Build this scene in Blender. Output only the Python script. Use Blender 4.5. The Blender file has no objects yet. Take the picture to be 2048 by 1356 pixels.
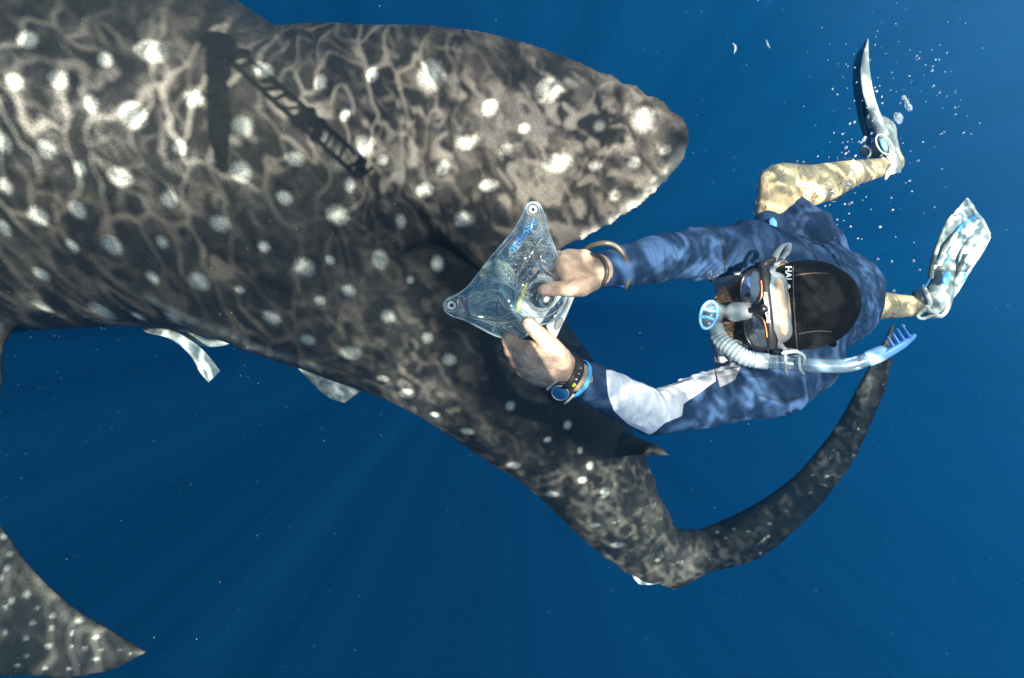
import bpy, math, random
import numpy as np
from mathutils import Vector, Matrix

random.seed(7)
rng = np.random.default_rng(7)
scene = bpy.context.scene
COL = scene.collection
FOC = 1365.0            # focal length in pixels of the 2048 px wide photograph
W2, H2 = 1024.0, 678.0

# ------------------------------------------------------------------ camera
ELEV = math.radians(45.0)     # the camera looks down along the sunlight
fwd = np.array([0, math.cos(ELEV), -math.sin(ELEV)])
up0 = np.array([0, math.sin(ELEV), math.cos(ELEV)])
rt0 = np.cross(fwd, up0)
ph = math.atan2(0.85, 0.53)   # the photograph is rolled: world up points to the upper right
RT = math.cos(ph) * rt0 + math.sin(ph) * up0
UP = -math.sin(ph) * rt0 + math.cos(ph) * up0
CAM = np.array([0.0, 0.0, -0.72])
M3 = np.stack([RT, UP, -fwd], axis=1)      # camera axes -> world
camd = bpy.data.cameras.new('camera'); cam = bpy.data.objects.new('camera', camd); COL.objects.link(cam)
camd.sensor_width = 36.0; camd.lens = 36.0 * FOC / 2048.0
camd.clip_start = 0.02; camd.clip_end = 500.0
m4 = Matrix.Identity(4)
for i in range(3):
    for j in range(3): m4[i][j] = M3[i, j]
    m4[i][3] = CAM[i]
cam.matrix_world = m4
scene.camera = cam

# ------------------------------------------------------------------ view, world, sun
vs = scene.view_settings
vs.view_transform = 'Standard'; vs.look = 'None'; vs.exposure = 0.52; vs.gamma = 1.0; vs.use_curve_mapping = False
scene.cycles.use_denoising = True
scene.cycles.max_bounces = 10; scene.cycles.transparent_max_bounces = 24
scene.cycles.volume_bounces = 0
scene.cycles.sample_clamp_indirect = 4.0
world = bpy.data.worlds.new('World'); scene.world = world; world.use_nodes = True
wt = world.node_tree; wt.nodes.clear()
def N(t, kind, **kw):
    n = t.nodes.new(kind)
    for k, v in kw.items():
        if k.startswith('i_'):
            key = k[2:]; n.inputs[int(key) if key.isdigit() else key.replace('_', ' ')].default_value = v
        else: setattr(n, k, v)
    return n
tc = N(wt, 'ShaderNodeTexCoord'); sx = N(wt, 'ShaderNodeSeparateXYZ')
wt.links.new(tc.outputs['Generated'], sx.inputs[0])
mr = N(wt, 'ShaderNodeMapRange'); mr.inputs[1].default_value = -1; mr.inputs[2].default_value = 1
wt.links.new(sx.outputs['Z'], mr.inputs[0])
rp = N(wt, 'ShaderNodeValToRGB'); wt.links.new(mr.outputs[0], rp.inputs[0])
stops = [(0.0, (0.0000, 0.004, 0.020)), (0.07, (0.0000, 0.007, 0.028)), (0.22, (0.0, 0.042, 0.118)), (0.36, (0.012, 0.122, 0.255)),
         (0.48, (0.55, 0.330, 0.520)), (0.58, (0.24, 0.24, 0.42)), (0.70, (0.06, 0.18, 0.26)), (0.80, (0.50, 0.58, 0.60)), (1.0, (0.86, 0.86, 0.82))]
el = rp.color_ramp.elements
while len(el) < len(stops): el.new(0.5)
for e, (p, c) in zip(el, stops): e.position = p; e.color = (*c, 1)
bg = N(wt, 'ShaderNodeBackground'); bg.inputs['Strength'].default_value = 1.0
wo = N(wt, 'ShaderNodeOutputWorld')
wt.links.new(rp.outputs[0], bg.inputs[0]); wt.links.new(bg.outputs[0], wo.inputs[0])

sund = bpy.data.lights.new('sun', 'SUN'); sun = bpy.data.objects.new('sun', sund); COL.objects.link(sun)
sund.energy = 5.0; sund.angle = math.radians(0.28); sund.color = (1.0, 0.83, 0.68)
# sunlight travels through the pixel (1000, 610) of the photograph
sdir = M3 @ np.array([(1000 - W2) / FOC, (H2 - 610) / FOC, -1.0]); sdir /= np.linalg.norm(sdir)
sun.rotation_euler = Vector(sdir).to_track_quat('-Z', 'Y').to_euler()

# ------------------------------------------------------------------ helpers
def P(px, py, d):
    """point seen at photograph pixel px,py and d metres along the view axis, in camera axes"""
    return np.array([(px - W2) / FOC * d, (H2 - py) / FOC * d, -d])
def PW(px, py, d): return M3 @ P(px, py, d) + CAM
def pix(V):
    """camera-axes points -> pixels"""
    d = -V[:, 2]
    return np.stack([V[:, 0] / d * FOC + W2, H2 - V[:, 1] / d * FOC], axis=1)

def mesh_obj(name, V, F, mat=None, parent=None, smooth=True, origin=None, props=None):
    """V in camera axes. Vertices are stored in world axes relative to the thing's origin."""
    V = np.asarray(V, float)
    Wv = V @ M3.T + CAM
    if parent is not None: org = np.array(parent['_o'])
    elif origin is not None: org = M3 @ np.asarray(origin) + CAM
    else: org = Wv.mean(axis=0)
    me = bpy.data.meshes.new(name)
    if isinstance(F, np.ndarray) and F.ndim == 2:
        n = F.shape[1]
        me.vertices.add(len(Wv)); me.vertices.foreach_set('co', (Wv - org).astype(np.float32).ravel())
        me.loops.add(F.size); me.loops.foreach_set('vertex_index', F.astype(np.int32).ravel())
        me.polygons.add(len(F)); me.polygons.foreach_set('loop_start', np.arange(0, F.size, n, dtype=np.int32))
        me.update(calc_edges=True)
    else:
        me.from_pydata([tuple(v) for v in (Wv - org)], [], [tuple(int(i) for i in f) for f in F]); me.update()
    me.polygons.foreach_set('use_smooth', np.full(len(me.polygons), smooth))
    o = bpy.data.objects.new(name, me); COL.objects.link(o)
    if mat is not None: me.materials.append(mat)
    if parent is not None: o.parent = parent
    else: o.location = org
    o['_o'] = [float(x) for x in org]
    return o

def thing(name, at, label, cat, group=None):
    o = bpy.data.objects.new(name, None); COL.objects.link(o)
    w = M3 @ np.asarray(at) + CAM
    o.location = w; o['_o'] = [float(x) for x in w]; o.empty_display_size = 0.05
    return tag(o, label, cat, group)
def tag(o, label=None, cat=None, group=None, kind=None):
    if label: o['label'] = label
    if cat: o['category'] = cat
    if group: o['group'] = group
    if kind: o['kind'] = kind
    return o

def fattr(me, name, arr):
    a = me.attributes.new(name, 'FLOAT', 'POINT'); a.data.foreach_set('value', np.asarray(arr, np.float32))

def spline(pts, n):
    """Catmull-Rom through the points, n samples"""
    p = np.asarray(pts, float)
    if len(p) == 2:
        t = np.linspace(0, 1, n)[:, None]; return p[0] * (1 - t) + p[1] * t
    seg = np.linalg.norm(np.diff(p, axis=0), axis=1); s = np.concatenate([[0], np.cumsum(seg)]); s /= s[-1]
    q = np.vstack([2 * p[0] - p[1], p, 2 * p[-1] - p[-2]])
    t = np.linspace(0, 1, n); out = []
    for tt in t:
        k = min(np.searchsorted(s, tt, side='right') - 1, len(p) - 2); k = max(k, 0)
        u = (tt - s[k]) / max(s[k + 1] - s[k], 1e-9)
        a, b, c, d = q[k], q[k + 1], q[k + 2], q[k + 3]
        out.append(0.5 * ((2 * b) + (-a + c) * u + (2 * a - 5 * b + 4 * c - d) * u * u + (-a + 3 * b - 3 * c + d) * u ** 3))
    return np.array(out)

def grid_faces(nr, nc, wrap=False, flip=False):
    i = np.arange(nr - 1)[:, None]; j = np.arange(nc if wrap else nc - 1)[None, :]
    jn = (j + 1) % nc
    f = np.stack([i * nc + j, i * nc + jn, (i + 1) * nc + jn, (i + 1) * nc + j], axis=-1).reshape(-1, 4)
    return f[:, ::-1] if flip else f

def ring_loft(C, A, B, nseg=24, cap=True):
    """rings with centres C and semi axis vectors A, B -> verts, faces (list) closed"""
    th = np.linspace(0, 2 * math.pi, nseg, endpoint=False)
    V = (C[:, None, :] + A[:, None, :] * np.cos(th)[None, :, None] + B[:, None, :] * np.sin(th)[None, :, None]).reshape(-1, 3)
    F = [tuple(f) for f in grid_faces(len(C), nseg, wrap=True)]
    if cap:
        F.append(tuple(range(nseg - 1, -1, -1))); b = (len(C) - 1) * nseg; F.append(tuple(b + k for k in range(nseg)))
    return V, F

def frames(C):
    T = np.gradient(C, axis=0); T /= np.linalg.norm(T, axis=1)[:, None] + 1e-12
    r = np.array([0.31, 0.52, 0.79]); r /= np.linalg.norm(r)
    if abs(T[0] @ r) > 0.9: r = np.array([1.0, 0, 0])
    A = []; a = r - T[0] * (r @ T[0])
    for t in T:
        a = a - t * (a @ t); a = a / np.linalg.norm(a); A.append(a.copy())
    A = np.array(A); return T, A, np.cross(T, A)

def tube(pts, rad, n=None, nseg=14, round_ends=True, fine=None):
    """tube through points (camera axes); rad scalar or list per point"""
    pts = np.asarray(pts, float); k = len(pts)
    n = n or max(2, (k - 1) * 6 + 1) if k > 2 else (n or 2)
    C = spline(pts, n)
    rr = np.full(n, rad, float) if np.isscalar(rad) else spline(np.column_stack([rad, np.zeros(k), np.zeros(k)]), 2 if False else n)[:, 0] if False else (np.full(n, rad) if np.isscalar(rad) else np.interp(np.linspace(0, 1, n), np.linspace(0, 1, k), rad))
    if fine is not None: rr = rr * fine(np.linspace(0, 1, n))
    T, A, B = frames(C)
    if round_ends:
        Cs, As, Bs = [], [], []
        for a in (1.35, 1.0, 0.5):
            Cs.append(C[0] - T[0] * rr[0] * math.sin(a)); As.append(A[0] * rr[0] * math.cos(a)); Bs.append(B[0] * rr[0] * math.cos(a))
        for c, a_, b_, r in zip(C, A, B, rr): Cs.append(c); As.append(a_ * r); Bs.append(b_ * r)
        for a in (0.5, 1.0, 1.35):
            Cs.append(C[-1] + T[-1] * rr[-1] * math.sin(a)); As.append(A[-1] * rr[-1] * math.cos(a)); Bs.append(B[-1] * rr[-1] * math.cos(a))
        return ring_loft(np.array(Cs), np.array(As), np.array(Bs), nseg)
    return ring_loft(C, A * rr[:, None], B * rr[:, None], nseg)

def ellipsoid(c, ax, nlat=14, nlon=24):
    """ax: 3 semi axis vectors"""
    ax = np.asarray(ax, float); V = []; F = []
    th = np.linspace(0, math.pi, nlat + 1)[1:-1]; ph_ = np.linspace(0, 2 * math.pi, nlon, endpoint=False)
    for t in th:
        for p in ph_: V.append(c + ax[0] * math.sin(t) * math.cos(p) + ax[1] * math.sin(t) * math.sin(p) + ax[2] * math.cos(t))
    F += [tuple(f) for f in grid_faces(nlat - 1, nlon, wrap=True)]
    a = len(V); V.append(c + ax[2]); b = len(V); V.append(c - ax[2])
    for k in range(nlon):
        F.append((k, a, (k + 1) % nlon)); q = (nlat - 2) * nlon; F.append((q + k, q + (k + 1) % nlon, b))
    return np.array(V), F

def box(c, ax):
    ax = np.asarray(ax, float); V = []
    for sx_ in (-1, 1):
        for sy in (-1, 1):
            for sz in (-1, 1): V.append(np.asarray(c) + ax[0] * sx_ + ax[1] * sy + ax[2] * sz)
    return np.array(V), [(0, 1, 3, 2), (4, 6, 7, 5), (0, 4, 5, 1), (2, 3, 7, 6), (0, 2, 6, 4), (1, 5, 7, 3)]

def join(*parts):
    V = []; F = []; o = 0
    for v, f in parts:
        V.append(np.asarray(v)); F += [tuple(int(i) + o for i in q) for q in f]; o += len(v)
    return np.vstack(V), F

def blade(E1, E2, d1, d2, th, nv=40, nu=14, power=0.5, zig=None):
    """a lens shaped plate between two edge curves given as pixels; d1,d2 depth per curve point (list) ; th(v) half thickness"""
    e1 = spline(E1, nv); e2 = spline(E2, nv); t = np.linspace(0, 1, nv)
    D1 = np.interp(t, np.linspace(0, 1, len(d1)), d1); D2 = np.interp(t, np.linspace(0, 1, len(d2)), d2)
    A = np.array([P(a[0], a[1], d) for a, d in zip(e1, D1)]); B = np.array([P(a[0], a[1], d) for a, d in zip(e2, D2)])
    if zig is not None: B = B + zig(t, B, A)
    T = np.gradient((A + B) / 2, axis=0); C = B - A
    Nn = np.cross(C, T); Nn /= np.linalg.norm(Nn, axis=1)[:, None] + 1e-12
    for k in range(nv):
        if Nn[k, 2] < 0: Nn[k] *= -1
    u = (1 - np.cos(np.linspace(0, math.pi, nu))) / 2
    prof = (4 * u * (1 - u)) ** power
    H = np.array([th(x) for x in t])
    mid = A[:, None, :] + C[:, None, :] * u[None, :, None]
    top = mid + Nn[:, None, :] * (H[:, None] * prof[None, :])[..., None]
    bot = mid - Nn[:, None, :] * (H[:, None] * prof[None, :])[..., None]
    ring = np.concatenate([top, bot[:, -2:0:-1]], axis=1)
    m = ring.shape[1]; V = ring.reshape(-1, 3)
    F = [tuple(f) for f in grid_faces(nv, m, wrap=True)]
    F.append(tuple(range(m - 1, -1, -1))); F.append(tuple((nv - 1) * m + k for k in range(m)))
    return V, F

def fuse(parts, voxel, smooth=3):
    """union of closed shapes -> one continuous skin; returns verts and quads"""
    V, F = join(*parts)
    me = bpy.data.meshes.new('tmp'); me.from_pydata([tuple(v) for v in V], [], F); me.update()
    o = bpy.data.objects.new('tmp', me); COL.objects.link(o)
    r = o.modifiers.new('r', 'REMESH'); r.mode = 'VOXEL'; r.voxel_size = voxel; r.adaptivity = 0
    dg = bpy.context.evaluated_depsgraph_get(); dg.update()
    ev = o.evaluated_get(dg).to_mesh()
    n = len(ev.vertices); co = np.empty(n * 3, np.float32); ev.vertices.foreach_get('co', co)
    fl = len(ev.polygons); lp = np.empty(len(ev.loops), np.int32); ev.loops.foreach_get('vertex_index', lp)
    assert len(lp) == 4 * fl
    o.evaluated_get(dg).to_mesh_clear(); bpy.data.objects.remove(o); bpy.data.meshes.remove(me)
    V = co.reshape(-1, 3).astype(float); Q = lp.reshape(-1, 4)
    return relax(V, Q, smooth), Q

def adj(Q):
    e = np.vstack([Q[:, [i, (i + 1) % Q.shape[1]]] for i in range(Q.shape[1])])
    return e
def relax(V, Q, it, w=None, lam=0.5):
    e = adj(Q); n = len(V)
    deg = np.bincount(e[:, 0], minlength=n) + np.bincount(e[:, 1], minlength=n); deg = np.maximum(deg, 1)
    for k in range(it):
        S = np.empty_like(V)
        for c in range(3):
            S[:, c] = np.bincount(e[:, 0], V[e[:, 1], c], n) + np.bincount(e[:, 1], V[e[:, 0], c], n)
        D = S / deg[:, None] - V
        V = V + D * (lam if w is None else lam * w[:, None])
    return V
def smooth_scalar(a, Q, it):
    e = adj(Q); n = len(a)
    deg = np.bincount(e[:, 0], minlength=n) + np.bincount(e[:, 1], minlength=n)
    for k in range(it):
        a = 0.5 * a + 0.5 * (np.bincount(e[:, 0], a[e[:, 1]], n) + np.bincount(e[:, 1], a[e[:, 0]], n)) / np.maximum(deg, 1)
    return a
def normals(V, Q):
    a = V[Q[:, 2]] - V[Q[:, 0]]; b = V[Q[:, 3 if Q.shape[1] > 3 else 1]] - V[Q[:, 1]]
    fn = np.cross(a, b); Nn = np.zeros_like(V)
    for k in range(Q.shape[1]):
        for c in range(3): Nn[:, c] += np.bincount(Q[:, k], fn[:, c], len(V))
    return Nn / (np.linalg.norm(Nn, axis=1)[:, None] + 1e-12)

_T = np.random.default_rng(3).random((64, 64, 64))
def noise3(X, s):
    X = np.asarray(X) * s; i = np.floor(X).astype(int); f = X - i; f = f * f * (3 - 2 * f); r = 0
    for a in (0, 1):
        for b in (0, 1):
            for c in (0, 1):
                w = (f[:, 0] if a else 1 - f[:, 0]) * (f[:, 1] if b else 1 - f[:, 1]) * (f[:, 2] if c else 1 - f[:, 2])
                r = r + w * _T[(i[:, 0] + a) & 63, (i[:, 1] + b) & 63, (i[:, 2] + c) & 63]
    return r
def poly_dist(XY, poly):
    """signed distance in px, negative inside"""
    p = np.asarray(poly, float); q = np.roll(p, -1, axis=0); d = np.full(len(XY), 1e9); ins = np.zeros(len(XY), bool)
    for a, b in zip(p, q):
        ab = b - a; t = np.clip(((XY - a) @ ab) / (ab @ ab), 0, 1)
        d = np.minimum(d, np.linalg.norm(XY - (a + t[:, None] * ab), axis=1))
        c = ((a[1] > XY[:, 1]) != (b[1] > XY[:, 1])) & (XY[:, 0] < (b[0] - a[0]) * (XY[:, 1] - a[1]) / (b[1] - a[1] + 1e-12) + a[0])
        ins ^= c
    return np.where(ins, -d, d)
def line_dist(X, pts):
    d = np.full(len(X), 1e9)
    for a, b in zip(pts[:-1], pts[1:]):
        ab = b - a; t = np.clip(((X - a) @ ab) / (ab @ ab), 0, 1)
        d = np.minimum(d, np.linalg.norm(X - (a + t[:, None] * ab), axis=1))
    return d

# ------------------------------------------------------------------ materials
class Mat:
    def __init__(s, name):
        s.m = bpy.data.materials.new(name); s.m.use_nodes = True; s.t = s.m.node_tree; s.t.nodes.clear()
        s.out = s.n('ShaderNodeOutputMaterial')
    def n(s, kind, **kw): return N(s.t, kind, **kw)
    def l(s, a, b): s.t.links.new(a, b)
    def attr(s, name): return s.n('ShaderNodeAttribute', attribute_name=name).outputs['Fac']
    def coord(s): return s.n('ShaderNodeTexCoord').outputs['Object']
    def noise(s, scale, detail=3, rough=0.55, vec=None, dist=0):
        n = s.n('ShaderNodeTexNoise'); n.inputs['Scale'].default_value = scale; n.inputs['Detail'].default_value = detail
        n.inputs['Roughness'].default_value = rough; n.inputs['Distortion'].default_value = dist
        s.l(vec if vec is not None else s.coord(), n.inputs['Vector']); return n.outputs['Fac']
    def math(s, op, a, b=None, c=None, clamp=False):
        n = s.n('ShaderNodeMath', operation=op, use_clamp=clamp)
        for i, x in enumerate((a, b, c)):
            if x is None: continue
            if isinstance(x, (int, float)): n.inputs[i].default_value = x
            else: s.l(x, n.inputs[i])
        return n.outputs[0]
    def rng(s, x, a, b, c=0, d=1, smooth=True):
        n = s.n('ShaderNodeMapRange'); n.interpolation_type = 'SMOOTHSTEP' if smooth else 'LINEAR'
        for i, v in zip((1, 2, 3, 4), (a, b, c, d)): n.inputs[i].default_value = v
        s.l(x, n.inputs[0]); return n.outputs[0]
    def mix(s, f, a, b):
        n = s.n('ShaderNodeMix', data_type='RGBA')
        if isinstance(f, (int, float)): n.inputs[0].default_value = f
        else: s.l(f, n.inputs[0])
        for i, x in ((6, a), (7, b)):
            if isinstance(x, tuple): n.inputs[i].default_value = (*x, 1)
            else: s.l(x, n.inputs[i])
        return n.outputs[2]
    def bump(s, h, dist=0.002, strength=0.6, nrm=None):
        n = s.n('ShaderNodeBump'); n.inputs['Distance'].default_value = dist; n.inputs['Strength'].default_value = strength
        s.l(h, n.inputs['Height'])
        if nrm is not None: s.l(nrm, n.inputs['Normal'])
        return n.outputs[0]
    def bsdf(s, col, rough=0.5, spec=0.4, nrm=None, sss=0, trans=0, metal=0, alpha=None, coat=0, ior=1.33):
        n = s.n('ShaderNodeBsdfPrincipled')
        if isinstance(col, tuple): n.inputs['Base Color'].default_value = (*col, 1)
        else: s.l(col, n.inputs['Base Color'])
        if isinstance(rough, (int, float)): n.inputs['Roughness'].default_value = rough
        else: s.l(rough, n.inputs['Roughness'])
        n.inputs['Specular IOR Level'].default_value = spec; n.inputs['Metallic'].default_value = metal
        n.inputs['Transmission Weight'].default_value = trans; n.inputs['Coat Weight'].default_value = coat
        if sss: n.inputs['Subsurface Weight'].default_value = sss; n.inputs['Subsurface Radius'].default_value = (0.012, 0.005, 0.003); n.inputs['Subsurface Scale'].default_value = 0.6
        if alpha is not None:
            if isinstance(alpha, (int, float)): n.inputs['Alpha'].default_value = alpha
            else: s.l(alpha, n.inputs['Alpha'])
        if nrm is not None: s.l(nrm, n.inputs['Normal'])
        s.l(n.outputs[0], s.out.inputs[0]); return n
def simple(name, col, rough=0.5, spec=0.4, bump=0, bscale=400, var=0.25, vscale=40, **kw):
    m = Mat(name); c2 = tuple(x * (1 - var) for x in col); c = m.mix(m.noise(vscale, 4), c2, tuple(min(1, x * (1 + var * .6)) for x in col))
    nr = m.bump(m.noise(bscale, 3), 0.001, bump) if bump else None
    m.bsdf(c, rough, spec, nr, **kw); return m.m
def clear(name, tint=(0.9, 0.95, 1.0), body=(0.5, 0.6, 0.65), bodymix=0.15, rough=0.08, gloss=1.0, bump=0.0, bscale=30, ior=1.5):
    """thin clear plastic: mostly see-through, a little milky body and a Fresnel reflection"""
    m = Mat(name); tr = m.n('ShaderNodeBsdfTransparent'); tr.inputs[0].default_value = (*tint, 1)
    df = m.n('ShaderNodeBsdfPrincipled'); df.inputs['Base Color'].default_value = (*body, 1); df.inputs['Roughness'].default_value = 0.35
    gl = m.n('ShaderNodeBsdfGlossy'); gl.inputs['Roughness'].default_value = rough; gl.inputs[0].default_value = (1, 1, 1, 1)
    nr = m.bump(m.noise(bscale, 4, dist=1.2), 0.01, bump) if bump else None
    fr = m.n('ShaderNodeFresnel'); fr.inputs[0].default_value = ior
    if nr is not None: m.l(nr, fr.inputs['Normal']); m.l(nr, gl.inputs['Normal']); m.l(nr, df.inputs['Normal'])
    a = m.n('ShaderNodeMixShader')
    if isinstance(bodymix, float): a.inputs[0].default_value = bodymix
    m.l(tr.outputs[0], a.inputs[1]); m.l(df.outputs[0], a.inputs[2])
    b = m.n('ShaderNodeMixShader'); m.l(m.math('MULTIPLY', fr.outputs[0], gloss, clamp=True), b.inputs[0])
    m.l(a.outputs[0], b.inputs[1]); m.l(gl.outputs[0], b.inputs[2]); m.l(b.outputs[0], m.out.inputs[0]); m.mixbody = a
    return m.m

# ------------------------------------------------------------------ the water: surface overhead and the volume
def build_water():
    m = Mat('painted_caustic_sheet')
    c = m.n('ShaderNodeTexCoord').outputs['Object']
    d0 = m.n('ShaderNodeTexNoise'); d0.inputs['Scale'].default_value = 3.2; d0.inputs['Detail'].default_value = 2; m.l(c, d0.inputs['Vector'])
    rot = m.n('ShaderNodeMapping'); rot.inputs['Rotation'].default_value = (0, 0, math.radians(-48.7)); m.l(c, rot.inputs[0])
    def net(scale, w, ampl, width, stretch, k):
        mp = m.n('ShaderNodeMapping'); mp.inputs['Scale'].default_value = (1, stretch, 1); mp.inputs['Location'].default_value = (w, w * .7, 0)
        mp.inputs['Rotation'].default_value = (0, 0, (w - 1.2) * .18); m.l(rot.outputs[0], mp.inputs[0])
        va = m.n('ShaderNodeVectorMath', operation='MULTIPLY_ADD'); va.inputs[1].default_value = (ampl, ampl, 0)
        m.l(d0.outputs['Color'], va.inputs[0]); m.l(mp.outputs[0], va.inputs[2])
        vb = m.n('ShaderNodeVectorMath', operation='MULTIPLY_ADD'); vb.inputs[1].default_value = (.035, .035, 0)
        m.l(d1.outputs['Color'], vb.inputs[0]); m.l(va.outputs[0], vb.inputs[2])
        v = m.n('ShaderNodeTexVoronoi', feature='DISTANCE_TO_EDGE', voronoi_dimensions='2D'); v.inputs['Scale'].default_value = scale
        m.l(vb.outputs[0], v.inputs['Vector'])
        return m.math('POWER', m.rng(v.outputs['Distance'], 0.0, width, 1, 0, smooth=False), k)
    d1 = m.n('ShaderNodeTexNoise'); d1.inputs['Scale'].default_value = 14; d1.inputs['Detail'].default_value = 2; m.l(c, d1.inputs['Vector'])
    a = net(8.6, 0.3, 0.38, 0.072, 0.40, 1.25)
    b = net(11.5, 3.6, 0.34, 0.080, 0.50, 1.3)
    # caustics painted into transparency: sharp on trunk, soft on fin, dim mid-body and tail
    den = sdir @ fwd
    vx = RT - fwd * ((sdir @ RT) / den); vy = UP - fwd * ((sdir @ UP) / den)
    def lin(vec, lo, hi):
        d = m.n('ShaderNodeVectorMath', operation='DOT_PRODUCT'); d.inputs[1].default_value = tuple(vec); m.l(c, d.inputs[0])
        return m.math('MULTIPLY_ADD', d.outputs['Value'], 1.0, -float(CAM @ vec))
    X, Y = lin(vx, 0, 0), lin(vy, 0, 0)
    wob = m.math('MULTIPLY', m.math('SUBTRACT', m.noise(3.0, 3, .6, vec=c), 0.5), 0.55)
    Xw = m.math('ADD', X, wob)
    wl = m.rng(m.math('SUBTRACT', Xw, m.math('MULTIPLY', Y, 0.5)), -0.85, -0.18, 1.0, 0.10)
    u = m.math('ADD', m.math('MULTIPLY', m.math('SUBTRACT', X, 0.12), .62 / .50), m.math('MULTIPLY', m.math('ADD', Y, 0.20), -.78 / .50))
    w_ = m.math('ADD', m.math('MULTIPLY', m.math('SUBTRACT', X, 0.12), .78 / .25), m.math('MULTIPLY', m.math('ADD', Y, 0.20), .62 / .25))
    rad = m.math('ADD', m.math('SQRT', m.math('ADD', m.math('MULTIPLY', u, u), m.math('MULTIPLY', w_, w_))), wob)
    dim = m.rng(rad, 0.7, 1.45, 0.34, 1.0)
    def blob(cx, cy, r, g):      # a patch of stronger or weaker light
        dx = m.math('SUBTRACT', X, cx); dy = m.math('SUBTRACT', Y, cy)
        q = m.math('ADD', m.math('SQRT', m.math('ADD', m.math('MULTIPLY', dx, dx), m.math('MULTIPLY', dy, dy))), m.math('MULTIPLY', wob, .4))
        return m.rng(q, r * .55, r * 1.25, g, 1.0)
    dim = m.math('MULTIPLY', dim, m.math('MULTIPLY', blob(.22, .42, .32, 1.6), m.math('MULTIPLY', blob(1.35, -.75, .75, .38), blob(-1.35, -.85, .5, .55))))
    big = m.noise(1.5, 3, 0.6, vec=c)
    mod = m.rng(m.noise(4.0, 2, 0.5, vec=c), 0.34, 0.62, 0.30, 1.3)
    mod2 = m.rng(m.noise(6.5, 2, 0.5, vec=c), 0.40, 0.66, 0.0, 1.2)
    s = m.math('ADD', m.math('MULTIPLY', m.math('MULTIPLY', a, 8.0), mod), m.math('MULTIPLY', m.math('MULTIPLY', b, 4.0), mod2))
    s = m.math('MULTIPLY', m.math('MINIMUM', s, 6.0), wl)
    sf = m.math('ADD', m.rng(m.noise(7.5, 3, 0.6, vec=c, dist=0.8), 0.44, 0.66, 0.0, 1.3), m.rng(m.noise(11, 2, 0.5, vec=rot.outputs[0], dist=1.6), 0.50, 0.68, 0.0, 3.6))
    s = m.math('ADD', s, m.math('MULTIPLY', sf, m.math('MULTIPLY', m.rng(wl, 0.11, 1.0, 1.2, 0.45), m.rng(Xw, 0.55, 0.95, 1.0, 1.35))))
    s = m.math('ADD', s, m.rng(Xw, -0.4, 0.5, 0.33, 0.20))
    s = m.math('MULTIPLY', s, m.math('MULTIPLY', m.rng(big, 0.41, 0.59, 0.45, 1.4), m.rng(m.noise(.75, 1, .5, vec=c), .42, .58, .55, 1.4)))
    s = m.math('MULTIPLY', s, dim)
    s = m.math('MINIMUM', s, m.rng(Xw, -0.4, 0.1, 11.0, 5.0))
    comb = m.n('ShaderNodeCombineColor'); 
    for i in range(3): m.l(s, comb.inputs[i])
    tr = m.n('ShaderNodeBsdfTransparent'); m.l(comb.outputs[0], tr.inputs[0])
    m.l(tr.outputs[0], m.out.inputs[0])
    R = 90.0; n = 2
    me = bpy.data.meshes.new('water_surface')
    me.from_pydata([(-R, -R, 0), (R, -R, 0), (R, R, 0), (-R, R, 0)], [], [(0, 1, 2, 3)]); me.materials.append(m.m)
    o = bpy.data.objects.new('water_surface', me); COL.objects.link(o); o['kind'] = 'structure'
    o['label'] = 'flat sea surface overhead with a painted ripple pattern that filters the sunlight'
    v = Mat('sea_water')
    sc_ = v.n('ShaderNodeVolumeScatter'); sc_.inputs['Color'].default_value = (0.03, 0.33, 0.74, 1); sc_.inputs['Density'].default_value = 0.0118
    ab = v.n('ShaderNodeVolumeAbsorption'); ab.inputs['Color'].default_value = (0.15, 0.58, 0.73, 1); ab.inputs['Density'].default_value = 0.092
    ad = v.n('ShaderNodeAddShader'); v.l(sc_.outputs[0], ad.inputs[0]); v.l(ab.outputs[0], ad.inputs[1]); v.l(ad.outputs[0], v.out.inputs[1])
    L = 45.0
    V, F = [], [(0, 1, 3, 2), (4, 6, 7, 5), (0, 4, 5, 1), (2, 3, 7, 6), (0, 2, 6, 4), (1, 5, 7, 3)]
    for x in (-L, L):
        for y in (-L, L):
            for z in (-40.0, -0.03): V.append((x, y, z))
    me = bpy.data.meshes.new('haze'); me.from_pydata(V, [], F); me.materials.append(v.m)
    o = bpy.data.objects.new('haze', me); COL.objects.link(o); o['kind'] = 'stuff'; o['label'] = 'blue sea water filled with light haze'
build_water()

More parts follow.
